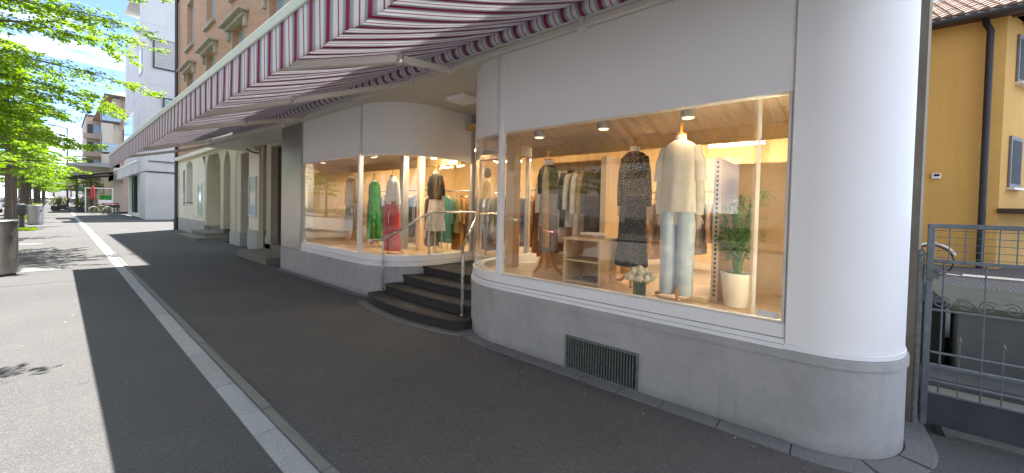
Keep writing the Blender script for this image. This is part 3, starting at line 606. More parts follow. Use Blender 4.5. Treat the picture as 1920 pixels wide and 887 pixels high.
# cream blouse + pale trousers
x, y = 3.68, 1.11
t, P = mannequin(x, y, .69, 'mannequin in cream wide blouse and pale denim trousers, largest in the near window', rz, 'tripod', 2.19)
skirtloft(P, rz, [(2.14, .075, .07, 0, 0, 0), (2.115, .14, .085, 0, 0, 0), (2.08, .195, .10, .3, 0, 0), (1.95, .205, .125, .5, 0, 0), (1.78, .20, .13, .8, 0, 0), (1.6, .20, .135, 1, 0, 0), (1.49, .205, .14, 1.3, 0, 0)], 8, .035, .4).build('blouse', 'cream_c', t, ang=80)
for s_ in (-1, 1):
    pts = [(*P(s_*.165, 0), 2.08), (*P(s_*.215, .0), 1.93), (*P(s_*.235, .01), 1.77)]
    limb(t, 'sleeve', pts, [.062, .072, .078], 'cream_c', 16)
    limb(t, 'lower_sleeve', [(*P(s_*.222, .005), 1.80), (*P(s_*.235, .01), 1.62), (*P(s_*.225, .02), 1.47)], [.05, .056, .052], 'whitec', 14)
    hand(t, (*P(s_*.222, .02), 1.475), Vector((0, 1, 0)))
    b = MB(); b.loft([(*P(s_*.098, 0), z, rx, ry, 5, .04, s_+z*3, rz) for z, rx, ry in [(1.56, .070, .095), (1.40, .076, .098), (1.30, .074, .092), (1.15, .071, .085), (1.05, .072, .08), (.95, .069, .078), (.85, .072, .078), (.76, .070, .078), (.735, .070, .078)]], 20); b.build('trouser_leg', 'jeans', t, ang=80)
# speckled dress
x, y = 3.98, 1.665
t, P = mannequin(x, y, .69, 'mannequin in long black and gold speckled dress behind the white bouquet', rz, 'tripod', 2.17)
skirtloft(P, rz, [(2.12, .07, .065, 0, 0, 0), (2.10, .13, .08, 0, 0, 0), (2.06, .175, .098, .2, 0, 0), (1.90, .165, .115, .5, 0, 0), (1.62, .16, .11, .8, 0, 0), (1.50, .17, .12, 1, 0, 0), (1.2, .19, .14, 1.6, 0, 0), (.90, .205, .155, 2.2, 0, 0)], 9, .035, 1.).build('dress', 'dress', t, ang=80)
for s_ in (-1, 1):
    limb(t, 'sleeve', [(*P(s_*.15, 0), 2.06), (*P(s_*.195, .0), 1.9), (*P(s_*.215, .01), 1.7), (*P(s_*.215, .02), 1.54)], [.045, .042, .038, .038], 'dress', 14)
    hand(t, (*P(s_*.215, .02), 1.545), Vector((0, 1, 0)))
# tripod mannequin at left with dark shawl
x, y = 3.72, 2.60
t, P = mannequin(x, y, .69, 'mannequin on orange wooden tripod with brown shawl and beige dress, left in the near window', rz, 'tripod', 2.06)
skirtloft(P, rz, [(2.0, .075, .07, 0, 0, 0), (1.95, .15, .09, .2, 0, 0), (1.86, .17, .10, .5, 0, 0), (1.66, .15, .11, 1.2, 0, 0)], 9, .05, .2).build('shawl', 'brownc', t, ang=80)
skirtloft(P, rz, [(1.68, .12, .09, 0, .02, 0), (1.5, .13, .1, .7, .02, 0), (1.2, .14, .10, 1.5, .03, 0), (1.0, .145, .10, 2.0, .04, 0)], 8, .05, .8).build('skirt', 'greyc', t, ang=80)
b = MB(); b.tube([(x-.02, y+.0, 1.99), (x-.12, y-.05, 1.85), (x-.13, y-.06, 1.45), (x-.12, y-.07, 1.05)], [.03, .035, .05, .045], 10); b.build('scarf', 'tanc', t, ang=80)
# far window
x, y = 3.98, 6.88
t, P = mannequin(x, y, .66, 'mannequin in long green dress in the far window, left of the red trousers', rz, 'tripod', 1.98)
skirtloft(P, rz, [(1.93, .07, .07, 0, 0, 0), (1.86, .16, .10, .2, 0, 0), (1.72, .165, .115, .2, 0, 0), (1.5, .14, .11, .6, 0, 0), (1.35, .15, .12, 1, 0, 0), (1.1, .165, .13, 2, 0, 0), (.82, .18, .14, 2.6, 0, 0)], 8, .045).build('dress', 'greenc', t, ang=80)
x, y = 3.62, 5.73
x, y = 3.66, 5.74
t, P = mannequin(x, y, .66, 'mannequin in cream shirt and wide red trousers in the far window', rz, 'tripod', 1.98)
skirtloft(P, rz, [(1.93, .07, .065, 0, 0, 0), (1.87, .165, .09, .3, 0, 0), (1.7, .17, .11, .8, 0, 0), (1.5, .165, .12, 1.1, 0, 0)], 8, .04).build('shirt', 'cream_c', t, ang=80)
for s_ in (-1, 1):
    limb(t, 'sleeve', [(*P(s_*.14, 0), 1.88), (*P(s_*.19, 0), 1.7), (*P(s_*.20, .01), 1.5)], [.05, .052, .05], 'cream_c')
    hand(t, (*P(s_*.20, .01), 1.51), Vector((0, 1, 0)))
    b = MB(); b.loft([(*P(s_*.09, 0), z, rx*.85, ry*.85, 6, .05, s_, rz) for z, rx, ry in [(1.55, .08, .105), (1.35, .085, .11), (1.0, .095, .11), (.72, .105, .12)]], 20); b.build('trouser_leg', 'redc', t, ang=80)
x, y = 4.25, 5.34
t, P = mannequin(x, y, .66, 'mannequin in black sweater and white pleated skirt beside the handrail', rz, 'disc', 2.09)
skirtloft(P, rz, [(2.05, .065, .06, 0, 0, 0), (1.99, .17, .09, .2, 0, 0), (1.85, .19, .12, .5, 0, 0), (1.7, .18, .12, .7, 0, 0), (1.60, .17, .12, .7, 0, 0)], 7, .03).build('sweater', 'blackc', t, ang=80)
skirtloft(P, rz, [(1.62, .13, .10, .2, 0, 0), (1.5, .16, .12, .8, 0, 0), (1.25, .20, .16, 1.5, 0, 0), (1.06, .225, .18, 2, 0, 0)], 14, .03, 0, 56).build('skirt', 'whitec', t, ang=80)
for s_ in (-1, 1):
    limb(t, 'sleeve', [(*P(s_*.15, 0), 2.0), (*P(s_*.21, 0), 1.85), (*P(s_*.235, .01), 1.66)], [.06, .066, .06], 'blackc')
    limb(t, 'arm', [(*P(s_*.235, .01), 1.7), (*P(s_*.24, .02), 1.56), (*P(s_*.235, .03), 1.46)], [.032, .028, .02], 'skin'); hand(t, (*P(s_*.235, .03), 1.47), Vector((0, 1, 0)))
x, y = 4.0, 7.85
t, P = mannequin(x, y, .66, 'mannequin in tan jacket and grey scarf, leftmost in the far window', rz, 'tripod', 2.08)
skirtloft(P, rz, [(2.03, .07, .065, 0, 0, 0), (1.97, .17, .09, .3, 0, 0), (1.75, .18, .12, .8, 0, 0), (1.45, .19, .13, 1.2, 0, 0)], 7, .05).build('jacket', 'tanc', t, ang=80)
skirtloft(P, rz, [(1.5, .13, .1, .3, 0, 0), (1.2, .15, .11, 1.5, 0, 0), (.95, .16, .12, 2, 0, 0)], 9, .04).build('skirt', 'greyc', t, ang=80)
for s_ in (-1, 1): limb(t, 'sleeve', [(*P(s_*.16, 0), 1.98), (*P(s_*.21, 0), 1.75), (*P(s_*.22, .01), 1.5)], [.06, .062, .055], 'tanc'); hand(t, (*P(s_*.22, .01), 1.51), Vector((0, 1, 0)))
x, y = 4.55, 7.2
t, P = mannequin(x, y, .66, 'mannequin in long cream coat standing right of the tan jacket', rz, 'tripod', 1.98)
skirtloft(P, rz, [(1.93, .07, .065, 0, 0, 0), (1.87, .17, .09, .3, 0, 0), (1.6, .18, .12, .8, 0, 0), (1.2, .19, .13, 1.2, 0, 0), (.95, .2, .14, 1.3, 0, 0)], 7, .05).build('coat', 'tanc', t, ang=80)
x, y = 5.5, 5.30
t, P = mannequin(x, y, .5, 'dark mannequin at the right end of the far window beside the door frame', rz, 'disc', 2.05)
skirtloft(P, rz, [(2.0, .07, .065, 0, 0, 0), (1.94, .16, .09, .3, 0, 0), (1.6, .17, .12, .8, 0, 0), (1.2, .18, .13, 1.2, 0, 0)], 7, .05).build('coat', 'tanc', t, ang=80)
b = MB(); b.lathe(x, y, [(.02, 2.06), (.07, 2.10), (.08, 2.16), (.06, 2.23), (.02, 2.26)], 16); b.build('hat', 'blackc', t)

# shelf unit
t = thing('shelf_unit', 'low birch shelf unit with folded clothes between the tripod mannequin and the dress', 'shelf unit', (3.8, 2.05, .69))
for nm, q in (('side_board', (3.60, 4.0, 2.265, 2.29, .69, 1.16)), ('side_board', (3.60, 4.0, 1.84, 1.865, .69, 1.16)), ('top_board', (3.58, 4.02, 1.83, 2.30, 1.161, 1.185)), ('shelf', (3.61, 3.99, 1.867, 2.263, .93, .948)), ('shelf', (3.61, 3.99, 1.867, 2.263, .70, .718)), ('back_board', (3.985, 3.999, 1.867, 2.263, .72, 1.158))):
    b = MB(); b.box(*q); b.build(nm, 'wlight', t, bevel=.002)
for i, (z, mt, lb) in enumerate(((1.186, 'tanc', 'folded tan sweater on top of the shelf unit'), (1.212, 'whitec', 'folded white shirt lying on the tan sweater on the shelf unit'), (.719, 'brownc', 'dark shoes box shaped bundle on the lowest board of the shelf unit'))):
    b = MB(); b.loft([(3.8, 2.06-.03*i, z, .10, .14, 3, .04, i), (3.8, 2.06-.03*i, z+.012, .11, .15, 3, .05, i), (3.8, 2.06-.03*i, z+.024, .10, .14, 3, .04, i)], 20); alone(b, 'folded_garment', mt, lb if i < 2 else 'folded brown garment on the lowest board of the shelf unit', 'folded garment', (3.8, 2.06, z))
# slotted post board
t = thing('display_stand', 'upright birch display board with slotted black strip between blouse mannequin and potted palm', 'display stand', (3.9, .82, .69))
b = MB(); b.box(3.80, 3.84, .79, .85, .69, 1.98); b.box(3.84, 4.4, .80, .82, .69, 1.98); b.build('board', 'wlight', t, bevel=.002)
b = MB()
for i in range(30): b.box(3.797, 3.8, .812, .828, .74+i*.041, .762+i*.041)
b.build('slot_row', 'black', t)
b = MB(); b.box(3.70, 4.35, .85, 1.0, .69, .73); b.build('foot', 'wlight', t, bevel=.004)
# palm
t = thing('potted_palm', 'green potted palm in a white ribbed pot at the right of the near window', 'plant', (3.76, .635, .69))
b = MB(); b.lathe(3.76, .635, [(.085, .691), (.095, .70), (.10, .76), (.112, .85), (.122, .95), (.128, .97), (.128, .985), (.118, .985), (.115, .96)], 32); b.build('pot', 'potw', t)
b = MB(); b.lathe(3.76, .635, [(.117, .955), (.117, .962)], 24); b.build('soil', 'soil', t)
b = MB(); lf = MB()
for k in range(26):
    a = rnd.uniform(0, 2*PI); sp = rnd.uniform(.05, .20); h = rnd.uniform(.35, .90)
    pts = [Vector((3.76+math.cos(a)*(.02+sp*q**1.6), .635+math.sin(a)*(.02+sp*q**1.6), .96+h*(q-.22*q**3))) for q in (0, .25, .5, .75, 1)]
    b.tube(pts, [.006, .005, .004, .003, .002], 5)
    for j in range(16):
        q = .35+.65*j/15; i0 = min(3, int(q*4)); p = pts[i0].lerp(pts[i0+1], q*4-i0)
        for s_ in (-1, 1):
            aa = a+s_*rnd.uniform(.6, 1.2); l = rnd.uniform(.08, .14)*(1.1-.5*abs(q-.6)); dv = Vector((math.cos(aa), math.sin(aa), rnd.uniform(-.1, .5))).normalized(); w = Vector((-dv.y, dv.x, 0)).normalized()*.012
            m1 = p+dv*l*.5+Vector((0, 0, .008)); e = p+dv*l-Vector((0, 0, .025)); lf.add([p, m1+w, e, m1-w], [(0, 1, 2, 3)])
b.build('stem', 'palm', t); lf.build('foliage', 'palm', t)
# bouquet
t = thing('flower_vase', 'round bouquet of white hydrangeas in a green glass vase on the window floor', 'vase', (3.52, 1.39, .69))
b = MB(); b.lathe(3.52, 1.39, [(.055, .692), (.06, .70), (.06, .82), (.055, .825)], 24); b.build('vase', 'vase', t)
b = MB()
for k in range(12): a = k*.52; b.tube([(3.52+.02*math.cos(a), 1.39+.02*math.sin(a), .70), (3.52+.045*math.cos(a), 1.39+.045*math.sin(a), .83)], .004, 5)
b.build('stems', 'palm', t)
lf = MB()
for k in range(60):
    a = rnd.uniform(0, 2*PI); r_ = rnd.uniform(.05, .13); p = Vector((3.52+r_*math.cos(a), 1.39+r_*math.sin(a), .845+rnd.uniform(-.02, .05))); dv = Vector((math.cos(a), math.sin(a), rnd.uniform(-.4, .5))).normalized()*.035; w = Vector((-dv.y, dv.x, 0))*.4
    lf.add([p, p+dv*.5+w, p+dv, p+dv*.5-w], [(0, 1, 2, 3)])
lf.build('leaves', 'palm', t)
for k in range(15):
    if k == 0: cx, cy, cz = 0, 0, .945
    elif k < 6: a = k*1.257; cx, cy, cz = .06*math.cos(a), .06*math.sin(a), .925
    else: a = k*.698; cx, cy, cz = .105*math.cos(a), .105*math.sin(a), .875
    b = MB(); c0 = Vector((3.52+cx, 1.39+cy, cz))
    for j in range(90):
        n_ = Vector((rnd.gauss(0, 1), rnd.gauss(0, 1), rnd.gauss(0, 1)+.3)).normalized(); p = c0+n_*.033*rnd.uniform(.85, 1.1); a1 = n_.orthogonal().normalized(); a2 = n_.cross(a1); s_ = .0085
        b.add([p-a1*s_+n_*.003, p-a2*s_, p+a1*s_+n_*.003, p+a2*s_], [(0, 1, 2, 3)])
    b.lathe(c0.x, c0.y, [(.005, c0.z-.028), (.024, c0.z-.015), (.028, c0.z), (.022, c0.z+.016), (.004, c0.z+.026)], 10); b.build('flower_head', 'petal', t)
b = MB(); b.box(3.42, 3.425, 1.53, 1.565, .69, .725); alone(b, 'price_card', 'price', 'small blank white card standing left of the bouquet', 'card', (3.42, 1.545, .69))
b = MB(); b.box(3.127, 3.1285, .275, .40, .785, .83); alone(b, 'window_sticker', 'price', 'small pale sticker inside the lower right corner of the near window', 'sticker', (3.127, .33, .78))
# ------------------------------------------------------------------ brick building with ground floor
bb = thing('brick_building', 'orange brick building with stone window hoods above the striped awning', 'building', (3.9, 12, 0))
HW = 11.3; HB = 25.3
# brick wall with window openings (grid cells)
def wallgrid(X, ys, zs, holes, th):
    b = MB()
    for i in range(len(ys)-1):
        for j in range(len(zs)-1):
            if (i, j) in holes: continue
            b.box(X, X+th, ys[i], ys[i+1], zs[j], zs[j+1])
    return b
cen = [22.6-3.58*i for i in range(8)]
ys = [-.5]; holes = set(); wins = []
zs = [3.50, 5.15, 7.35, 8.42, 10.5, HW]
for c_ in sorted(cen):
    if c_-.65 < -.4: continue
    ys += [c_-.65, c_+.65]
ys.append(HB)
for i in range(1, len(ys)-1, 2):
    for j in (1, 3): holes.add((i, j)); wins.append((ys[i], ys[i+1], zs[j], zs[j+1], j))
b = MB(); used = [y for y in ys]
for i in range(len(ys)-1):
    if i % 2 == 0: b.box(3.9, 4.3, ys[i], ys[i+1], zs[0], zs[-1])
    else:
        for j in range(len(zs)-1):
            if (i, j) not in holes: b.box(3.9, 4.3, ys[i], ys[i+1], zs[j], zs[j+1])
bmr = bmesh.new()
b.build('brick_wall', 'brick', bb, smooth=False)
b = MB(); b.box(4.3, 14, -.5, HB, 3.5, HW-.2); b.build('core', 'black', bb, smooth=False)
b = MB(); b.box(3.84, 15, -.9, HB+.1, HW, HW+.15); b.build('roof', 'gutter', bb)
for (y0, y1, z0, z1, j) in wins:
    f = MB(); t_ = .06
    f.box(4.08, 4.14, y0, y0+t_, z0, z1); f.box(4.08, 4.14, y1-t_, y1, z0, z1); f.box(4.08, 4.14, y0+t_, y1-t_, z1-t_, z1); f.box(4.08, 4.14, y0+t_, y1-t_, z0, z0+t_); f.box(4.085, 4.135, (y0+y1)/2-.03, (y0+y1)/2+.03, z0+t_, z1-t_)
    w = f.build('window', 'shutter', bb)
    q = MB(); q.box(4.105, 4.115, y0+t_, y1-t_, z0+t_, z1-t_); q.build('pane', 'bluegl', w)
    q = MB(); q.box(3.78, 4.08, y0-.12, y1+.12, z0-.12, z0-.002); q.build('sill', 'hoodst', w, bevel=.01)
    q = MB()
    for s_ in (y0-.08, y1+.001): q.box(3.885, 4.0, s_, s_+.079, z0, z1)
    q.box(3.885, 4.0, y0-.08, y1+.08, z1+.001, z1+.08); q.build('surround', 'hoodst', w, bevel=.006)
    if j == 1:
        q = MB(); q.box(3.60, 3.899, y0-.5, y1+.5, z1+.12, z1+.19); q.box(3.74, 3.899, y0-.35, y1+.35, z1+.0, z1+.12)
        for s_ in (y0-.34, y1+.18): q.box(3.80, 3.899, s_, s_+.16, z1-.30, z1-.001)
        q.build('hood', 'hoodst', w, bevel=.01)
# drainpipe at the far corner
b = MB(); b.tube([(3.80, 25.1, .0), (3.80, 25.1, HW)], .07, 10); b.tube([(3.80, 25.1, 0), (3.80, 25.1, .55)], .10, 10); b.build('drainpipe', 'dalu', bb)
# slab / soffit over the shops
b = MB(); b.box(2.95, 3.9, -.45, 15.0, 3.142, 3.49); b.box(3.9, 5.2, 3.5, 5.4, 3.145, 3.49); b.build('soffit', 'soffit', bb, bevel=.01)
b = MB(); b.box(3.9, 4.6, 15.0, HB, 3.30, 3.495); b.build('band', 'creamd', bb)
b = MB(); b.box(3.74, 3.9, 15.05, HB, 3.40, 3.56); b.build('cornice', 'cream', bb, bevel=.02)
# ground-floor wall pieces
def gf(name, mat, *q, **k): b = MB(); b.box(*q); return b.build(name, mat, bb, **k)
gf('ground_wall', 'cream', 3.9, 4.5, 23.35, HB, .62, 3.30); gf('ground_wall', 'cream', 3.9, 4.5, 19.85, 22.05, .62, 3.30)
gf('ground_wall', 'cream', 3.9, 4.5, 22.05, 23.35, .62, 1.38); gf('socle', 'socle', 3.87, 4.5, 19.85, HB, 0, .62, bevel=.01)
# arched niche window
q = MB(); n = 12
for i in range(n):
    a0 = PI*i/n; a1 = PI*(i+1)/n
    y0 = 22.7+.65*math.cos(a0); y1 = 22.7+.65*math.cos(a1); z0 = 3.0+.27*math.sin(a0); z1 = 3.0+.27*math.sin(a1)
    q.add([(3.9, y0, z0), (3.9, y1, z1), (3.9, y1, 3.30), (3.9, y0, 3.30), (4.5, y0, z0), (4.5, y1, z1), (4.5, y1, 3.30), (4.5, y0, 3.30)], [(0, 1, 2, 3), (0, 4, 5, 1), (7, 6, 5, 4)])
q.build('arch', 'cream', bb)
b = MB(); b.box(4.22, 4.26, 22.05, 23.35, 1.38, 3.3); nw = b.build('niche_window', 'alu', bb); b = MB(); b.box(4.20, 4.218, 22.15, 23.25, 1.5, 3.2); b.build('pane', 'bluegl', nw)
gf('sill', 'stone', 3.84, 4.2, 22.0, 23.4, 1.33, 1.382, bevel=.005)
gf('window_side', 'dglass', 3.885, 3.898, 23.7, 24.0, 1.2, 2.9)
# portal
gf('portal_back', 'creamd', 4.75, 4.9, 15.0, 19.85, .45, 3.3); 
for y0, y1 in ((18.0, 18.75), (16.35, 16.75)):
    d = gf('portal_door', 'wdark', 4.70, 4.749, y0, y1, .60, 3.0); b = MB(); b.box(4.69, 4.70, y0+.12, y1-.12, 1.2, 2.8); b.build('pane', 'dglass', d)
    b = MB(); b.box(4.66, 4.748, y0-.1, y0-.001, .60, 3.1); b.box(4.66, 4.748, y1+.001, y1+.1, .60, 3.1); b.build('jamb', 'creamd', d)
gf('parapet', 'cream', 4.4, 4.6, 18.4, 19.6, .45, .95, bevel=.01)
def flared(yc, w, x0, x1, mat='creamd'):
    b = MB(); pr = [(.0, 0), (.03, .0), (.03, 2.55), (.0, 2.62)]
    pts = [(w/2, .45), (w/2, 2.75), (w/2+.06, 2.95), (w/2+.20, 3.15), (w/2+.42, 3.30)]
    L = [(yc-a, z) for a, z in pts]+[(yc+a, z) for a, z in reversed(pts)]
    n_ = len(L); vs = [(x0, y_, z_) for y_, z_ in L]+[(x1, y_, z_) for y_, z_ in L]
    b.add(vs, [tuple(range(n_)), tuple(range(2*n_-1, n_-1, -1))]+[(i, (i+1) % n_, (i+1) % n_+n_, i+n_) for i in range(n_)]); return b.build('portal_column', mat, bb, bevel=.015)
flared(17.3, .42, 3.9, 4.35); flared(19.72, .25, 3.9, 4.5)
flared(15.85, .62, 3.88, 4.5)
gf('portal_pier', 'creamd', 3.90, 4.7, 15.05, 15.54, 0, 3.3, bevel=.01); gf('pier_foot', 'socle', 3.87, 4.5, 15.03, 16.2, 0, .45, bevel=.01)
gf('doorway', 'sdoor', 4.5, 4.55, 14.2, 15.05, 0, 3.1)
gf('door_head', 'creamd', 3.9, 4.5, 14.2, 15.05, 3.05, 3.3)
gf('ground_wall', 'cream', 3.9, 4.6, 13.25, 14.2, .62, 3.142); gf('socle', 'socle', 3.86, 4.6, 13.23, 14.2, 0, .62, bevel=.01)
gf('recess_back', 'dpanel', 4.4, 4.5, 12.55, 13.25, 0, 3.142)
gf('door_jamb', 'creamd', 3.88, 4.3, 12.2, 12.55, .3, 3.142, bevel=.006); gf('jamb_foot', 'socle', 3.86, 4.3, 12.15, 12.6, 0, .5, bevel=.01)
d = gf('brown_door', 'sdoor', 4.06, 4.12, 11.2, 12.2, .3, 3.05)
for i in range(9): b = MB(); b.box(4.052, 4.06, 11.205+i*.11, 11.305+i*.11, .31, 3.04); b.build('board', 'sdoor', d, bevel=.003)
gf('door_head', 'creamd', 3.9, 4.3, 11.2, 12.2, 3.05, 3.142); gf('ground_wall', 'cream', 3.9, 4.3, 9.53, 11.2, 0, 3.142)
gf('threshold', 'stone', 3.86, 4.1, 9.6, 12.6, 0, .30, bevel=.008)
b = MB(); b.tube([(3.82, 13.35, 3.1), (3.83, 13.2, 3.02), (3.84, 12.95, 2.98), (3.84, 12.92, .1)], .045, 8); b.tube([(3.84, 12.72, 3.1), (3.84, 12.72, .1)], .04, 8); b.build('drainpipe', 'creamd', bb)
b = MB(); b.tube([(3.78, 14.0, 3.10), (3.78, 13.6, 3.0), (3.78, 13.2, 2.93), (3.80, 12.95, 2.9)], .03, 8); b.build('pipe_bend', 'dalu', bb)
for (y0, y1, z0, z1, lb) in ((13.42, 14.10, 1.05, 2.26, 'glazed poster case on the cream wall beside the brown door'), (20.2, 20.85, .85, 2.2, 'glazed notice case left of the portal steps')):
    t = thing('notice_case', lb, 'notice case', (3.89, (y0+y1)/2, z0), 'notice cases on the cream wall')
    b = MB(); b.box(3.85, 3.90, y0, y0+.03, z0, z1); b.box(3.85, 3.90, y1-.03, y1, z0, z1); b.box(3.85, 3.90, y0+.03, y1-.03, z1-.03, z1); b.box(3.85, 3.90, y0+.03, y1-.03, z0, z0+.03); b.build('frame', 'alu', t, bevel=.003)
    b = MB(); b.box(3.87, 3.885, y0+.03, y1-.03, z0+.03, z1-.03); b.build('pane', 'bluegl', t)
# right end of the building: end_pier and side wall
gf('end_pier', 'pierd', 3.98, 4.16, -.455, -.372, .0, 3.49); gf('end_wall', 'cream', 4.16, 14, -.49, -.372, 0, 3.49)
gf('side_wall', 'brick', 3.9, 14, -.52, -.50, 3.5, HW)

# ------------------------------------------------------------------ doorstep and portal steps
def stepset(name, label, boxes, loc):
    t = thing(name, label, 'steps', loc)
    for q in boxes:
        x0, x1, y0, y1, z0, z1 = q
        b = MB(); b.box(x0+.03, x1, y0+.02, y1-.02, z0, z1-.045); b.build('riser', 'stone', t)
        b = MB(); b.box(x0, x1, y0, y1, z1-.045, z1); b.build('tread', 'stone', t, bevel=.008)
    return t
stepset('doorstep', 'single grey stone doorstep in front of the brown door', [(3.14, 3.86, 10.2, 12.5, 0, .16)], (3.5, 11.3, 0))
stepset('portal_steps', 'three worn grey stone steps up to the columned portal', [(3.08, 4.7, 17.15, 20.2, 0, .15), (3.43, 4.7, 17.45, 19.65, .15, .30), (4.0, 4.74, 17.52, 19.6, .30, .45)], (3.9, 18.5, 0))

# ------------------------------------------------------------------ soffit lamp
t = thing('soffit_lamp', 'flat square white lamp under the soffit above the black steps', 'ceiling light', (3.95, 4.38, 3.14))
b = MB(); b.box(3.78, 4.14, 4.16, 4.56, 3.085, 3.142); b.build('housing', 'white', t, bevel=.01); b = MB(); b.box(3.80, 4.12, 4.18, 4.54, 3.077, 3.0845); b.build('diffuser', 'panel', t, bevel=.004)

# ------------------------------------------------------------------ striped awning
aw = thing('striped_awning', 'long red, white and grey striped awning stretched over the shopfronts', 'awning', (2.9, 6, 3.15))
AY0, AY1 = -.9, 12.5
XF, XR = .75, 2.86
def fabz(x, y):
    t = (x-XF)/(XR-XF); return 2.43+t*(3.24-2.43)-.055*math.sin(PI*t)*(1+.18*math.sin(y*1.7))-.012*math.sin(y*9+t*3)*math.sin(PI*t)
nx, ny = 18, 260; v = []; f = []
for i in range(nx+1):
    for j in range(ny+1):
        x = XF+.03+(XR-XF-.03)*i/nx; y = AY0+(AY1-AY0)*j/ny; v.append((x, y, fabz(x, y)))
for i in range(nx):
    for j in range(ny): a = i*(ny+1)+j; f.append((a, a+1, a+ny+2, a+ny+1))
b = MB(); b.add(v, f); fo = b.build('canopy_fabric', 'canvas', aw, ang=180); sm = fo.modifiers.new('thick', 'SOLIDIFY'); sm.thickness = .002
v = []; f = []; ny = 520
for i, z in enumerate([2.425, 2.38, 2.33, 2.28, 2.23, 2.18, 2.14]):
    for j in range(ny+1):
        y = AY0+(AY1-AY0)*j/ny; k = i/6
        v.append((XF-.002+.0035*k*math.sin(y*2*PI/.1755*1.0+.8)+.003*k*math.sin(y*3.1+1.5), y, z+k*.048*min(1, (AY1-y)/8)+(.004*math.sin(y*17) if i == 6 else 0)))
for i in range(6):
    for j in range(ny): a = i*(ny+1)+j; f.append((a, a+1, a+ny+2, a+ny+1))
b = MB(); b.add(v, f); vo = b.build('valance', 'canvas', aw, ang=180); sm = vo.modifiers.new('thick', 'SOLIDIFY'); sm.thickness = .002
for y_ in (2.15, 5.05, 7.95, 10.85):
    b = MB(); b.add([(XF+.05+(XR-XF-.08)*q_/12, y_+d_, fabz(XF+.05+(XR-XF-.08)*q_/12, y_)-.004) for q_ in range(13) for d_ in (0, .022)], [(2*q_, 2*q_+1, 2*q_+3, 2*q_+2) for q_ in range(12)]); b.build('seam_tape', 'greyaw', aw)
b = MB(); b.tube([(XF+.025, AY0, 2.425), (XF+.025, AY1, 2.425)], .02, 8); b.box(XF-.014, XF+.05, AY0-.02, AY1+.02, 2.425, 2.485); b.build('front_bar', 'gbar', aw, bevel=.006)
b = MB(); b.tube([(2.86, AY0, 3.19), (2.86, AY1-1.0, 3.19)], .062, 20); b.build('fabric_roll', 'canvas', aw)
b = MB(); b.box(2.885, 2.93, AY0, AY1-1.0, 3.055, 3.10); b.build('torsion_bar', 'alu', aw, bevel=.004)
b0 = None
for i, y in enumerate((.5, 1.72, 3.42, 3.78, 4.22, 5.75, 7.5, 8.1, 8.7, 10.4, 11.4)):
    if b0 is None:
        b = MB(); b.box(2.87, 2.95, -.022, .022, 3.03, 3.155); b.box(2.90, 2.98, -.035, .035, 3.10, 3.141); b.box(2.86, 2.885, -.03, .03, 3.035, 3.07); b.tube([(2.905, -.04, 3.045), (2.905, .04, 3.045)], .014, 8)
        b0 = b.build('bracket', 'alu', aw, bevel=.003); b0.location.y = y
    else: dup(b0, aw, (0, y, 0))
def arm(sh, el, fr):
    sh, el, fr = Vector(sh), Vector(el), Vector(fr)
    b = MB(); b.bar(sh, el, .055, .06); ua = b.build('upper_arm', 'alu', aw, bevel=.012)
    b = MB(); b.bar(el, fr, .06, .055); b.build('forearm', 'alu', aw, bevel=.012)
    b = MB(); b.lathe(el.x, el.y, [(.032, el.z-.04), (.036, el.z-.035), (.036, el.z+.035), (.032, el.z+.04)], 14); b.tube([el+Vector((-.03, 0, -.02)), el+Vector((-.03, 0, .02))], .016, 8); b.build('elbow', 'steel', ua)
    b = MB(); b.lathe(sh.x, sh.y, [(.03, sh.z-.05), (.035, sh.z+.05)], 12); b.build('shoulder', 'alu', ua)
for a in (((2.90, 3.46, 3.06), (1.64, 2.52, 2.58), (.80, 2.95, 2.36)), ((2.88, 4.16, 3.04), (1.63, 4.44, 2.58), (.80, 5.6, 2.37)), ((2.95, 7.55, 3.06), (1.71, 6.46, 2.60), (.80, 6.75, 2.37)), ((2.95, 8.65, 3.05), (1.92, 9.3, 2.64), (.80, 9.9, 2.37)), ((2.92, .3, 3.06), (1.65, -.5, 2.58), (.80, 1.0, 2.36)), ((2.92, 11.3, 3.04), (2.0, 12.1, 2.70), (.80, 12.3, 2.38))): arm(*a)

# ------------------------------------------------------------------ white concrete building
wb = thing('white_building', 'tall pale concrete building with setback storey and glass shopfront beyond the gap', 'building', (4.03, 44, 0))
def part(root, name, mat, *q, parent=None, **k): b = MB(); b.box(*q); return b.build(name, mat, parent or root, **k)
part(wb, 'facade', 'concrete', 4.03, 12, 37.8, 40.55, 3.5, 17.6); 
part(wb, 'facade', 'concrete', 4.03, 12, 40.55, 50.2, 3.5, 14.7); part(wb, 'set_back_storey', 'concrete', 4.6, 12, 40.55, 46, 14.7, 18.6, bevel=.02)
part(wb, 'canopy_fin', 'concrete', 3.7, 4.6, 43.0, 46.5, 17.0, 17.25)
for z in (3.5, 4.25): part(wb, 'ledge', 'dalu', 4.2, 12, 37.72, 37.798, z-.05, z)
part(wb, 'ground_block', 'concrete', 4.03, 12, 37.81, 40.6, 0, 3.42)
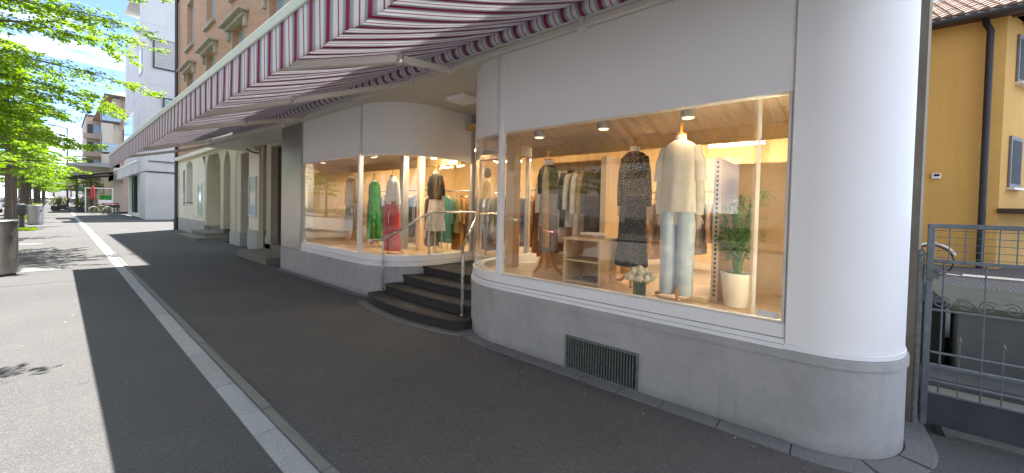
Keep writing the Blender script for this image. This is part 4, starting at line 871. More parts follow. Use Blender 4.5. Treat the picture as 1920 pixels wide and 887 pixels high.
# perp face window with louvres
w = part(wb, 'window', 'dalu', 4.42, 7.2, 37.70, 37.799, 10.92, 13.05)
for i in range(11): part(wb, 'louvre', 'shutter', 4.52, 7.1, 37.67, 37.699, 11.0+i*.182, 11.165+i*.182, parent=w)
w = part(wb, 'window', 'dalu', 4.96, 6.4, 37.70, 37.799, 8.2, 8.9); part(wb, 'pane', 'bluegl', 5.05, 6.3, 37.68, 37.699, 8.3, 8.8, parent=w)
for z in (6.2, 9.2, 12.2): part(wb, 'joint_line', 'shutter', 4.024, 4.0295, 37.8, 50.2, z, z+.03)
for y in (41.0, 44.6, 47.6): part(wb, 'joint_line', 'shutter', 4.0235, 4.0290, y, y+.03, 9.23, 14.7)
for z in (5.9, 9.7, 14.0): part(wb, 'joint_line', 'shutter', 4.04, 12, 37.792, 37.799, z, z+.03)
w = part(wb, 'window', 'shutter', 3.99, 4.029, 39.1, 40.5, 10.7, 12.7); part(wb, 'pane', 'bluegl', 3.97, 3.989, 39.25, 40.35, 10.85, 12.55, parent=w)
w = part(wb, 'curtain_window', 'white', 3.95, 4.029, 43.7, 50.0, 5.2, 8.5)
for i in range(6): part(wb, 'pane', 'bluegl', 3.93, 3.949, 43.85+i*1.02, 44.75+i*1.02, 5.35, 8.35, parent=w)
part(wb, 'fascia', 'concrete', 3.9, 4.6, 40.6, 66, 3.42, 4.4, bevel=.01); part(wb, 'fascia_trim', 'white', 3.84, 3.9, 40.6, 66, 4.30, 4.42)
part(wb, 'shop_wall', 'dglass', 4.6, 12, 40.6, 50.2, 0, 3.42)
for y, mt in ((40.75, 'white'), (43.2, 'white'), (45.9, 'dalu'), (47.2, 'greenc'), (49.6, 'white')): part(wb, 'post', mt, 4.2, 4.45, y, y+.25, 0, 3.42)
sh = part(wb, 'shop_sill', 'white', 4.15, 4.6, 41.0, 49.6, 0, .3)
b = MB(); b.box(3.95, 4.3, 44.2, 49.0, 0, .25); 

# ------------------------------------------------------------------ distant buildings
ab = thing('apartment_house', 'pinkish apartment house with brown roof and glazed balconies behind the white building', 'building', (4.2, 66, 0))
part(ab, 'wall', 'pink', 4.4, 12, 60, 80, 0, 12.4); part(ab, 'end_wall', 'creamd', 3.9, 4.39, 60, 78, 0, 12.3)
b = MB(); b.add([(3.2, 59, 12.4), (12.5, 59, 12.4), (12.5, 81, 12.4), (3.2, 81, 12.4), (7, 62, 14.2), (12.5, 62, 14.2), (12.5, 78, 14.2), (7, 78, 14.2)], [(0, 1, 5, 4), (0, 4, 7, 3), (3, 7, 6, 2), (4, 5, 6, 7), (0, 3, 2, 1), (1, 2, 6, 5)]); b.build('roof', 'roofr', ab)
part(ab, 'eave', 'dalu', 3.15, 12.5, 58.95, 59.0, 12.25, 12.45)
for z in (6.3, 9.6):
    bl = part(ab, 'balcony', 'dalu', 3.0, 4.4, 59.2, 60.0, z-.1, z+.05); part(ab, 'balcony_glass', 'bluegl', 3.0, 4.4, 59.1, 59.16, z+.05, z+1.0, parent=bl); part(ab, 'balcony_side', 'dalu', 2.95, 3.0, 59.1, 60.0, z+.05, z+2.2, parent=bl)
for x in (4.5, 5.0): part(ab, 'post', 'roofr', x, x+.1, 59.6, 59.7, 3, 12.3)
part(ab, 'window', 'dglass', 4.6, 5.4, 59.95, 59.999, 7, 9); 
bl2 = thing('apartment_block', 'brown flat roofed apartment block with balconies behind the grey awning', 'building', (3.6, 82, 0))
part(bl2, 'wall', 'beigeb', 2.6, 6.5, 80.5, 95, 0, 12.9); part(bl2, 'roof_edge', 'dalu', 2.5, 6.6, 80.3, 95, 12.9, 13.1)
for z in (4.9, 7.4, 9.9): bc = part(bl2, 'balcony', 'beigeb', 2.3, 5.5, 79.5, 80.49, z-.15, z+.5); part(bl2, 'window', 'bluegl', 3.3, 4.9, 80.40, 80.49, z+.6, z+1.9, parent=bc); part(bl2, 'opening', 'dglass', 2.7, 3.2, 80.40, 80.49, z+.6, z+1.9, parent=bc)
# end-of-street house
eh = thing('street_end_house', 'low pale house closing the far end of the street', 'building', (6, 190, 0))
part(eh, 'wall', 'whiteaw', -2, 22, 190, 205, 0, 7); part(eh, 'roof', 'roofr', -3, 23, 189, 206, 7, 8.5)
for i in range(7): part(eh, 'window', 'dglass', -.5+i*3, 1+i*3, 189.9, 189.99, 3.5, 5.5)
# opposite side of the street (seen between trunks and mirrored in the shop windows)
cols = ['whiteaw', 'pink', 'creamd', 'concrete', 'beigeb', 'cream', 'ochre']
for i in range(9):
    y0 = -26+i*17; h = (7.5, 6.5, 9, 8, 7, 10, 6.5, 9, 8)[i]; w_ = 13
    t = thing('house', ['white house opposite with brown roof, first behind the camera', 'pink rendered house opposite the near shopfront', 'ochre brown house opposite the far shopfront', 'grey flat house across the road beyond the third tree', 'tan house across the road, fifth in the row', 'tall cream house across the road, sixth in the row', 'yellow house across the road, seventh in the row', 'white house across the road, eighth in the row', 'pink house across the road, ninth and farthest in the row'][i], 'house', (-20, y0+6, 0), 'houses across the road')
    mt = cols[i % 7]
    part(t, 'wall', mt, -27, -17, y0, y0+w_, 0, h)
    b = MB(); b.add([(-27.6, y0-.6, h), (-16.4, y0-.6, h), (-16.4, y0+w_+.6, h), (-27.6, y0+w_+.6, h), (-22, y0-.6, h+3), (-22, y0+w_+.6, h+3)], [(0, 1, 4), (2, 3, 5), (1, 2, 5, 4), (3, 0, 4, 5), (0, 3, 2, 1)]); b.build('roof', 'roofr', t)
    part(t, 'chimney', 'roofr', -21, -20.2, y0+3, y0+3.8, h+1.5, h+4)
    for zf in range(int(h//2.9)):
        for j in range(4):
            w = part(t, 'window', 'alu', -16.99, -16.93, y0+1+j*3.1, y0+2.3+j*3.1, .9+zf*2.9, 2.5+zf*2.9); part(t, 'pane', 'shutter', -16.929, -16.91, y0+1.1+j*3.1, y0+2.2+j*3.1, 1.0+zf*2.9, 2.4+zf*2.9, parent=w)
hw = thing('garden_wall', 'low wall along the far pavement in front of the houses opposite', 'wall', (-16.5, 40, 0)); part(hw, 'wall', 'wgrey', -16.7, -16.5, -30, 130, 0, .7)

# ------------------------------------------------------------------ far awnings and cafe
t = thing('grey_awning', 'flat grey awning with pale underside over the distant cafe', 'awning', (2.2, 64, 5))
b = MB(); b.add([(.7, 60, 5.02), (4.4, 60, 5.25), (4.4, 70, 5.25), (.7, 70, 5.02), (.7, 60, 4.75), (4.4, 60, 4.8), (4.4, 70, 4.8), (.7, 70, 4.75)], [(0, 1, 2, 3), (0, 1, 5, 4), (0, 4, 7, 3), (1, 2, 6, 5), (2, 3, 7, 6)]); b.build('canopy', 'greyaw', t)
b = MB(); b.add([(.75, 60.05, 4.74), (4.4, 60.05, 4.79), (4.4, 70, 4.2), (.75, 70, 4.2)], [(0, 1, 2, 3)]); b.build('underside', 'whiteaw', t)
part(t, 'fascia', 'alu', 1.0, 4.4, 64, 64.1, 4.2, 4.75)
t = thing('black_awning', 'sloping black awning over the distant cafe terrace', 'awning', (1.6, 58, 3.8))
b = MB(); b.add([(.2, 56, 3.35), (3.7, 56, 4.15), (3.7, 61, 4.15), (.2, 61, 3.35), (.2, 56, 3.05), (.2, 61, 3.05)], [(0, 1, 2, 3), (0, 4, 5, 3)]); o = b.build('canopy', 'blackaw', t); o.modifiers.new('th', 'SOLIDIFY').thickness = .05
b = MB()
for y in (56.1, 58.5, 60.9): b.bar((.25, y, 3.25), (3.7, y, 3.85), .07)
b.build('arms', 'dalu', t)
t = thing('windscreen', 'white framed glass terrace screen with a green picture on its panel', 'screen', (2.6, 57, 0), rz=0)
for x in (1.7, 3.55): part(t, 'post', 'white', x, x+.08, 56.0, 56.08, 0, 2.4)
part(t, 'top_rail', 'white', 1.7, 3.63, 56.0, 56.08, 2.4, 2.48); part(t, 'pane', 'glass', 1.79, 3.54, 56.03, 56.045, .1, 2.38); part(t, 'picture', 'greenc', 2.7, 3.5, 55.98, 56.02, 1.3, 1.75); part(t, 'panel', 'white', 2.6, 3.54, 55.985, 56.025, .85, 1.29)
t = thing('parasol', 'folded red parasol standing at the cafe terrace', 'parasol', (2.15, 54, 0))
b = MB(); b.tube([(2.15, 54, 0), (2.15, 54, 2.75)], .03, 8); b.build('pole', 'dalu', t); b = MB(); b.lathe(2.15, 54, [(.04, 2.65), (.10, 2.5), (.14, 2.1), (.12, 1.7), (.15, 1.5), (.09, 1.35)], 12); b.build('canopy', 'redp', t)
t = thing('cafe_table', 'red topped cafe table in front of the glass storefront', 'table', (3.2, 52.3, 0))
part(t, 'tabletop', 'redp', 2.65, 3.75, 51.9, 52.7, .95, 1.03)
for x in (2.7, 3.65):
    for y in (51.95, 52.6): part(t, 'leg', 'dalu', x, x+.05, y, y+.05, 0, .95)
c0 = None
for i, (x, y, rz_, lb) in enumerate(((2.85, 51.5, 0, 'left dark cafe chair at the red topped table'), (3.2, 51.45, .2, 'middle dark cafe chair at the red topped table'), (3.58, 51.5, -.1, 'right dark cafe chair at the red topped table'))):
    if c0 is None:
        c0 = thing('cafe_chair', lb, 'chair', (0, 0, 0), 'cafe chairs at the red table')
        part(c0, 'seat', 'dalu', -.2, .2, -.2, .2, .44, .47); part(c0, 'backrest', 'dalu', -.2, .2, -.22, -.19, .6, .85)
        for a in (-.18, .16):
            for q in (-.2, .16): part(c0, 'leg', 'dalu', a, a+.025, q, q+.025, 0, .44 if q > 0 else .85)
        c = c0
    else: c = copy_tree(c0)
    c.location = (x, y, 0); c.rotation_euler.z = rz_; tag(c, lb)
def bicycle(x, y, z, rz_, label, frame, wheelm, group=None, name='bicycle'):
    t = thing(name, label, 'bicycle', (0, 0, 0), group)
    for wx in (-.5, .5):
        b = MB(); n = 28; b.tube([(wx+.33*math.cos(2*PI*k/n), 0, .34+.33*math.sin(2*PI*k/n)) for k in range(n+1)], .018, 6, False); w = b.build('wheel', wheelm, t)
        b = MB()
        for k in range(14): a = 2*PI*k/14; b.tube([(wx, 0, .34), (wx+.32*math.cos(a), 0, .34+.32*math.sin(a))], .0025, 4)
        b.build('spokes', 'steel', w)
    b = MB(); P_ = dict(bb=(-.05, 0, .3), seat=(-.22, 0, .78), head=(.33, 0, .80), rear=(-.5, 0, .34), front=(.5, 0, .34), hl=(.37, 0, .68))
    for a, c in (('bb', 'seat'), ('seat', 'head'), ('bb', 'hl'), ('bb', 'rear'), ('seat', 'rear'), ('head', 'front')): b.tube([P_[a], P_[c]], .014, 6)
    b.build('frame', frame, t)
    b = MB(); b.tube([(.33, 0, .8), (.30, 0, .95)], .012, 6); b.tube([(.22, -.28, .97), (.32, -.1, .96), (.32, .1, .96), (.22, .28, .97)], .012, 6); b.build('handlebar', 'dalu', t)
    b = MB(); b.lathe(-.25, 0, [(.03, .84), (.09, .87), (.08, .89), (.02, .90)], 10); b.tube([(-.22, 0, .78), (-.24, 0, .85)], .012, 6); b.build('saddle', 'rubber', t)
    b = MB(); b.tube([(-.5+.38*math.cos(a), 0, .34+.38*math.sin(a)) for a in [x_*.25 for x_ in range(0, 12)]], .02, 5); b.tube([(.5+.38*math.cos(a), 0, .34+.38*math.sin(a)) for a in [x_*.25 for x_ in range(3, 13)]], .02, 5); b.build('mudguard', 'white', t)
    t.location = (x, y, z); t.rotation_euler.z = rz_; return t
bicycle(2.5, 50.6, 0, .5, 'lime green bicycle parked beside the red topped table', 'lime', 'lime')
# planters on terrace
for i, (x, y, mt, lb) in enumerate(((1.5, 57.5, 'redp', 'flower tub with red blooms left of the white framed screen'), (-.15, 66, 'pinkc', 'flower tub with pink blooms on the pavement beyond the bins'), (.35, 72, 'redp', 'dark leafy tub further along the pavement beside the lamp post'))):
    t = thing('planter', lb, 'planter', (x, y, 0)); part(t, 'tub', 'dalu', x-.35, x+.35, y-.35, y+.35, 0, .5)
    b = MB()
    for k in range(400):
        n_ = Vector((rnd.gauss(0, 1), rnd.gauss(0, 1), rnd.gauss(0, 1))).normalized()*rnd.uniform(.2, .65); p = Vector((x, y, .95))+n_; a1 = Vector((rnd.gauss(0, 1), rnd.gauss(0, 1), rnd.gauss(0, 1))).normalized()*.09; a2 = a1.orthogonal().normalized()*.05
        b.add([p-a1, p-a2, p+a1, p+a2], [(0, 1, 2, 3)])
    b.build('foliage', 'leafC', t)
    b = MB()
    for k in range(60):
        n_ = Vector((rnd.gauss(0, 1), rnd.gauss(0, 1), rnd.gauss(0, .7))).normalized()*rnd.uniform(.5, .68); p = Vector((x, y, .95))+n_; a1 = Vector((rnd.gauss(0, 1), rnd.gauss(0, 1), rnd.gauss(0, 1))).normalized()*.05; a2 = a1.orthogonal().normalized()*.05
        b.add([p-a1, p-a2, p+a1, p+a2], [(0, 1, 2, 3)])
    b.build('blooms', mt, t, kind='stuff')
# banners / signs at the far end
for i, (x, mt, lb) in enumerate(((.9, 'pinkc', 'pink hanging banner at the far end of the street'), (1.6, 'bluec2', 'blue hanging banner at the far end of the street'), (3.0, 'yel', 'orange and yellow shop sign at the far end of the street'))):
    b = MB(); b.box(x, x+.6, 84, 84.05, 2.6-.3*i, 3.6-.3*i); b.box(x+.27, x+.33, 84.0, 84.06, 0, 2.6-.3*i); alone(b, 'banner', mt, lb, 'banner', (x, 84, 0))
# lamp post
t = thing('street_lamp', 'dark slim lamp post in front of the distant awnings', 'street lamp', (.95, 90, 0))
b = MB(); b.tube([(.95, 90, 0), (.95, 90, 1.2), (.95, 90, 12)], [.16, .11, .07], 10); b.build('pole', 'dalu', t); b = MB(); b.bar((.95, 90, 11.9), (-.3, 90, 12.2), .1); b.box(-.9, -.2, 89.85, 90.15, 12.1, 12.25); b.build('lantern', 'dalu', t)

# ------------------------------------------------------------------ cars
def make_car():
    t = D.objects.new('parked_car', None); C.objects.link(t)
    prof = [(-2.1, .35), (-2.15, .6), (-2.05, .86), (-1.2, .95), (-.55, 1.38), (.75, 1.44), (1.55, 1.0), (2.05, .92), (2.15, .6), (2.1, .32)]
    b = MB(); n = len(prof); vs = []
    for s_, w in ((-1, .84), (1, .84)):
        for x_, z_ in prof: vs.append((x_, s_*(w if z_ < 1.05 else .66), z_))
    fs = [tuple(range(n)), tuple(range(2*n-1, n-1, -1))]+[(i, i+n, (i+1) % n+n, (i+1) % n) for i in range(n)]
    b.add(vs, fs); body = b.build('body', 'car0', t, bevel=.06)
    b = MB()
    for s_ in (-1, 1): b.add([(-1.0, s_*.83, .98), (1.35, s_*.83, 1.0), (.7, s_*.69, 1.36), (-.5, s_*.69, 1.32)], [(0, 1, 2, 3)])
    b.add([(-1.22, -.62, .99), (-1.22, .62, .99), (-.6, .56, 1.36), (-.6, -.56, 1.36)], [(0, 1, 2, 3)]); b.add([(1.56, -.62, 1.03), (1.56, .62, 1.03), (.8, .56, 1.42), (.8, -.56, 1.42)], [(0, 1, 2, 3)])
    o = b.build('windows', 'dglass', t); q = o.modifiers.new('th', 'SOLIDIFY'); q.thickness = .03; q.offset = 1
    for x_ in (-1.3, 1.3):
        for y_ in (-.76, .76):
            b = MB(); b.tube([(x_, y_-.1, .32), (x_, y_+.1, .32)], .32, 18); w = b.build('wheel', 'rubber', t); b = MB(); b.tube([(x_, y_-.105, .32), (x_, y_+.105, .32)], .19, 12); b.build('rim', 'steel', w)
    for y_ in (-.62, .62):
        b = MB(); b.box(-2.16, -2.08, y_-.15, y_+.15, .62, .76); b.build('headlight', 'white', t); b = MB(); b.box(2.08, 2.16, y_-.14, y_+.14, .62, .8); b.build('tail_light', 'redp', t)
    return t
proto = make_car(); first = True
cars = [(-4.2, 34, PI/2, 0, 'silver car parked by the kerb behind the second bin'), (-4.2, 46, PI/2, 3, 'blue car parked by the kerb in the middle of the row'), (-4.2, 58, PI/2, 4, 'white car parked by the kerb in the row'), (-4.2, 70, PI/2, 1, 'dark car parked by the kerb, last of the row'), (-1.2, 120, .3, 0, 'silver car standing across the far end of the street, left'), (-3.5, 112, .2, 5, 'grey car crossing at the far left end of the street'), (1.6, 128, .1, 1, 'dark car behind the lamp post at the far end'), (4.3, 118, 0, 4, 'white car at the far end below the banners'), (-4.2, 8, PI/2, 2, 'red car parked across from the far shop window')]
bodies = {}
for (x, y, rz_, ci, lb) in cars:
    if first: c = proto; first = False
    else: c = copy_tree(proto)
    for ch in c.children:
        if ch.name.startswith('body'):
            if ci not in bodies:
                me = ch.data.copy(); me.materials.clear(); me.materials.append(M['car%d' % ci]); bodies[ci] = me
            ch.data = bodies[ci]
    c.location = (x, y, -.115 if x < -3 else 0); c.rotation_euler.z = rz_; tag(c, lb, 'car', 'cars along the road')

# ------------------------------------------------------------------ bins, bollard, hedge
def litter_bin(x, y, label):
    t = thing('litter_bin', label, 'litter bin', (x, y, 0), 'round steel litter bins'); R = .27
    b = MB(); b.lathe(x, y, [(R-.03, .04), (R, .045), (R+.002, .30), (R, .31), (R+.002, .66), (R, .67), (R+.002, .93), (R, 1.0)], 36); b.build('drum', 'bin', t)
    b = MB(); b.lathe(x, y, [(R+.012, .985), (R+.014, 1.03), (R-.01, 1.045), (R-.09, 1.05), (R-.10, 1.0), (R-.10, .6)], 36, False); b.build('rim', 'steel', t)
    b = MB(); b.lathe(x, y, [(R-.03, 0), (R-.03, .045)], 24); b.build('foot', 'dalu', t); b = MB(); b.box(x+R*.7-.02, x+R*.7+.03, y-R*.7-.03, y-R*.7+.02, .70, .78); b.build('lock', 'dalu', t)
litter_bin(-.76, 11.95, 'large steel litter bin at the left edge of the picture')
litter_bin(-.77, 32.4, 'smaller looking steel litter bin farther along the pavement')
t = thing('bollard', 'dark meter post with a wide head between the trees and the far bin', 'bollard', (-1.02, 27.2, 0))
b = MB(); b.lathe(-1.02, 27.2, [(.10, 0), (.09, .05), (.075, .5), (.06, .62)], 16); b.build('post', 'dalu', t); b = MB(); b.lathe(-1.02, 27.2, [(.06, .62), (.15, .72), (.17, .85), (.15, 1.12), (.05, 1.17)], 16); b.build('head', 'dalu', t)

# ------------------------------------------------------------------ trees
rng = np.random.default_rng(5)
def leaf_mesh(P, Dr, size, flat=.55):
    n = len(P); D_ = Dr/np.linalg.norm(Dr, axis=1)[:, None]
    N = rng.normal(size=(n, 3))*flat; N[:, 2] += 1; U = np.cross(D_, N); U /= np.linalg.norm(U, axis=1)[:, None]+1e-9; Z = np.cross(U, D_)
    s = size*rng.uniform(.6, 1.25, n)[:, None]
    V = np.stack([P, P+D_*s*.5+U*s*.27-Z*s*.05, P+D_*s, P+D_*s*.5-U*s*.27-Z*s*.05], 1).reshape(-1, 3)
    return V
def mesh_from(V, name, mat):
    nq = len(V)//4; me = D.meshes.new(name); me.vertices.add(len(V)); me.vertices.foreach_set('co', V.astype(np.float32).ravel())
    me.loops.add(nq*4); me.loops.foreach_set('vertex_index', np.arange(nq*4, dtype=np.int32)); me.polygons.add(nq); me.polygons.foreach_set('loop_start', np.arange(0, nq*4, 4, dtype=np.int32)); me.polygons.foreach_set('loop_total', np.full(nq, 4, np.int32))
    me.update(); me.materials.append(M[mat]); return me
def tree_geo(seed, H=8., R=2.4, z0=2.6, limbs=34, twigs=11, leaves=18, size=.11, lean=(0, 0), bias=None, prof=None):
    r = random.Random(seed); wood_ = MB(); tp = [Vector((lean[0]*q, lean[1]*q, H*q*.95)) for q in (0, .12, .35, .6, .85, 1)]
    wood_.tube(tp, [.155, .125, .105, .08, .045, .015], 12); wood_.tube([tp[0], tp[0]+Vector((0, 0, .15))], [.2, .14], 12)
    LP = []; LD = []
    for i in range(limbs):
        q = (i+.5)/limbs; z = z0+(H-z0-.3)*q; a = i*2.399+r.uniform(-.4, .4)
        rad = R*(prof(q) if prof else (1-.62*q**1.8)*(.8+.3*math.sin(q*9)))*r.uniform(.75, 1.12)
        if bias: rad *= 1+bias*max(0, math.cos(a))
        s = Vector((lean[0]*z/H, lean[1]*z/H, z)); d = Vector((math.cos(a), math.sin(a), 0)); upk = r.uniform(.15, .42)
        pts = [s+d*rad*t+Vector((0, 0, rad*(upk*t-.30*t*t)))+Vector((-d.y, d.x, 0))*(r.uniform(-.09, .09)*rad*t) for t in (0, .2, .4, .6, .8, 1)]
        wood_.tube(pts, [.035, .028, .021, .014, .009, .004], 5, False)
        for k in range(twigs):
            t = .18+.82*(k+r.random())/twigs; i0 = min(4, int(t*5)); p = pts[i0].lerp(pts[i0+1], t*5-i0); sgn = 1 if k % 2 else -1
            aa = a+sgn*r.uniform(.5, 1.15)*(1.0 if t < .93 else .25); l = (.30+.45*(1-t))*R/2.4*r.uniform(.6, 1.15)
            dt = Vector((math.cos(aa), math.sin(aa), r.uniform(-.28, .12))); e = p+dt*l
            if leaves > 9: wood_.tube([p, e], [.006, .002], 3, False)
            nl = leaves
            tt = rng.uniform(.1, 1.05, nl)[:, None]; base = np.array(p)+np.array(dt)*l*tt+rng.normal(size=(nl, 3))*np.array([.035, .035, .03])*R/2.4
            sd_ = np.where(rng.random(nl) > .5, 1., -1.)[:, None]; pr = np.array([-dt.y, dt.x, 0.])
            dr = np.array(dt)*.7+pr*sd_*rng.uniform(.4, 1.2, (nl, 1))+rng.normal(size=(nl, 3))*.25; dr[:, 2] -= .25
            LP.append(base); LD.append(dr)
    return wood_, leaf_mesh(np.concatenate(LP), np.concatenate(LD), size)
def add_tree(x, y, label, wd, cr, rz_, sc=1, group=None):
    t = thing('street_tree', label, 'tree', (x, y, 0), group, rz_); t.scale = (sc,)*3
    for nm, me in (('trunk', wd), ('crown', cr)): o = D.objects.new(nm, me); C.objects.link(o); o.parent = t
    return t
def wood_mesh(mb):
    o = mb.build('trunk', 'bark', ang=80); me = o.data; D.objects.remove(o); return me
# near tree, its limbs reaching over the pavement
def pnear(q): return (1.0-.0*q) if q < .25 else (1.05-.5*(q-.25))
wn_, V = tree_geo(3, H=8.8, R=3.35, z0=2.9, limbs=60, twigs=18, leaves=66, size=.09, bias=.28, prof=lambda q: .58+.75*min(q, .5)*1.0-.55*max(0, q-.55))
add_tree(-1.75, 15.8, 'nearest street tree, its light green limbs reaching over the pavement at the upper left', wood_mesh(wn_), mesh_from(V, 'crown', 'leafA'), 0, 1, 'street trees along the kerb')
var = []
for s_ in range(3):
    w_, V = tree_geo(20+s_, H=7.6, R=2.15, z0=2.35, limbs=46, twigs=11, leaves=24, size=.135)
    var.append((wood_mesh(w_), mesh_from(V, 'crown', 'leafA' if s_ != 1 else 'leafB')))
ordn = ['second', 'third', 'fourth', 'fifth', 'sixth', 'seventh', 'eighth', 'ninth', 'tenth', 'eleventh', 'twelfth', 'thirteenth', 'fourteenth']
for i, y in enumerate((22.5, 29.5, 35.5, 42, 49, 56, 64, 72, 81, 91, 102, 115)):
    w_, c_ = var[i % 3]; add_tree(-1.55+rnd.uniform(-.1, .1), y, ordn[i]+' street tree in the kerbside row, counted away from the camera', w_, c_, rnd.uniform(0, 6), rnd.uniform(.92, 1.05), 'street trees along the kerb')
w5, V5 = tree_geo(9, H=7.6, R=2.55, z0=3.5, limbs=40, twigs=13, leaves=32, size=.085, bias=.15)
add_tree(-2.1, 6.2, 'street tree beside the camera, its shadow falling on the lower left pavement', wood_mesh(w5), mesh_from(V5, 'crown', 'leafB'), -.55, 1.0, 'street trees along the kerb')
add_tree(-2.2, -1.5, 'street tree beside the camera, mirrored in the near shop window', var[2][0], var[2][1], 3.2, 1.0, 'street trees along the kerb')
for i, (x, y, k, sc, lb) in enumerate(((1.6, 76, 0, .95, 'bright green tree rising behind the grey awning'), (2.8, 74, 2, .8, 'small green tree right behind the grey awning beside the brown block'), (-.6, 138, 1, 1.3, 'tree at the far end of the street, left of the lamp post'), (2.2, 150, 0, 1.3, 'tree at the far end of the street, right of the lamp post'), (-6, 150, 1, 1.5, 'large tree at the far left end of the street'), (7, 165, 1, 1.3, 'tree in front of the house closing the street'), (-13, 26, 1, 1., 'tree across the road near the third house'), (-13, 12, 0, 1., 'tree across the road opposite the far shopfront'), (-13, 44, 2, 1., 'tree across the road beyond the parked silver car'), (-13, -6, 1, 1., 'tree across the road opposite the near shopfront'))):
    add_tree(x, y, lb, var[k][0], var[k][1], i*1.3, sc)
# hedge / flower bed between the trees
b = MB(); bedV = []
n_ = 9000; P_ = np.stack([rng.uniform(-2.0, -1.05, n_), rng.uniform(38, 62, n_), rng.uniform(.0, .75, n_)], 1); V = leaf_mesh(P_, rng.normal(size=(n_, 3))+np.array([0, 0, .6]), .14, 1.2)
o = D.objects.new('hedge', mesh_from(V, 'hedge', 'hedge')); C.objects.link(o); tag(o, 'low yellow green hedge bed between the tree trunks', 'hedge')
# grass tufts at trunk and bollard feet
n_ = 1500; P_ = np.stack([rng.uniform(-1.35, -.62, n_), rng.uniform(26.6, 27.6, n_), rng.uniform(0, .05, n_)], 1); o = D.objects.new('grass', mesh_from(leaf_mesh(P_, rng.normal(size=(n_, 3))*.5+np.array([0, 0, 1.]), .10, 1.2), 'grass', 'hedge')); C.objects.link(o); tag(o, 'patch of grass round the meter post foot', 'grass', kind='stuff')

n_ = 260; yy = rng.uniform(-1, 30, n_); xx = np.where(rng.random(n_) > .5, 2.9-np.abs(rng.normal(0, .12, n_)), rng.uniform(-2.2, 2.8, n_)); P_ = np.stack([xx, yy, np.full(n_, .006)], 1)
o = D.objects.new('leaf_litter', mesh_from(leaf_mesh(P_, np.stack([rng.normal(size=n_), rng.normal(size=n_), rng.uniform(0, .25, n_)], 1), .028, .2), 'leaf_litter', 'tanc')); C.objects.link(o); tag(o, 'small dry leaves scattered over the pavement', 'leaves', kind='stuff')
cv = thing('utility_cover', 'small square metal cover in the pavement beside the nearest bin', 'manhole cover', (-.22, 12.4, 0))
part(cv, 'frame', 'rust', -.48, .04, 12.1, 12.75, -.03, .004); part(cv, 'plate', 'rust', -.44, 0, 12.14, 12.71, -.02, .007)
cv = thing('utility_cover', 'round iron cover in the pavement in front of the nearest bin', 'manhole cover', (-.3, 14.9, 0))
b = MB(); b.lathe(-.6, 19.2, [(.33, -.03), (.33, .005)], 28); b.build('frame', 'rust', cv)
# ------------------------------------------------------------------ gate
gt = thing('metal_gate', 'blue grey iron yard gate with scrolls and spear tips right of the white column', 'gate', (4.0, -.5, 0))
GX = 4.0; Y0, Y1 = -.50, -2.3
def gtube(name, pts, r, mat='blu', parent=None, n=8): b = MB(); b.tube(pts, r, n); return b.build(name, mat, parent or gt)
def gbox(name, *q, mat='blu', parent=None, bevel=.004): b = MB(); b.box(*q); return b.build(name, mat, parent or gt, bevel=bevel)
gbox('stile', 3.982, 4.018, Y0-.035, Y0, .02, 1.44); gbox('stile', 3.982, 4.018, Y1, Y1+.035, .02, 1.44)
gbox('top_rail', 3.980, 4.020, Y1, Y0, 1.42, 1.45); gbox('rail', 3.984, 4.016, Y1+.035, Y0-.035, 1.175, 1.20); gbox('rail', 3.99, 4.01, Y1+.035, Y0-.035, .835, .85); gbox('rail', 3.99, 4.01, Y1+.035, Y0-.035, .535, .548); gbox('rail', 3.984, 4.016, Y1+.035, Y0-.035, .435, .46); gbox('rail', 3.99, 4.01, Y1+.035, Y0-.035, .33, .345)
gbox('rail', 3.988, 4.012, Y1+.035, Y0-.035, .245, .262)
gbox('sheet_panel', 3.995, 4.003, Y1+.035, Y0-.035, .03, .245, mat='dpanel', bevel=0)
for k in range(9): gtube('wire', [(4.004, Y0-.03, 1.215+k*.0235), (4.004, Y1+.03, 1.215+k*.0235)], .0022, 'rust', n=5) if k % 2 == 0 else None
for k in range(13): y = -.605-k*.0735; gtube('thin_bar', [(4.0, y, 1.20), (4.0, y, 1.42)], .0038, n=6)
for k in range(9):
    y = -.585-k*.19; gtube('bar', [(4.0, y, .262), (4.0, y, 1.175)], .0055, n=6)
    y = -.675-k*.19
    sp = gtube('spear_bar', [(4.0, y, .262), (4.0, y, .64)], .0045, n=6)
    b = MB(); b.lathe(4.0, y, [(.002, .635), (.013, .648), (.010, .66), (.001, .685)], 6); b.build('spear_tip', 'rust', sp)
def spiral(y, z, s_, n=22, R=.045): return [(4.0, y+s_*R*(1-.75*k/n)*math.cos(k*.42+.6), z+R*(1-.75*k/n)*math.sin(k*.42+.6)) for k in range(n)]
for k in range(14):
    y = -.58-k*.105; gtube('scroll', spiral(y, .90, 1 if k % 2 else -1)+[], .0048, 'rust', n=5)
gtube('scroll_arc', [(4.0, -.6-.01*k, .85+.08*math.sin(k/17*PI)) for k in range(18)], .005, 'rust', n=5)
b = MB(); b.box(3.965, 3.985, -.56, -.50, 1.06, 1.16); b.tube([(3.975, -.54, 1.12), (3.94, -.54, 1.12), (3.935, -.62, 1.12), (3.935, -.66, 1.115)], .008, 8); b.build('latch', 'rust', gt)
b = MB(); b.tube([(4.0, -.47, 0), (4.0, -.47, 1.22)], .022, 10); b.lathe(4.0, -.47, [(.022, 1.22), (.028, 1.23), (.01, 1.26)], 10); b.build('gate_post', 'rust', gt)
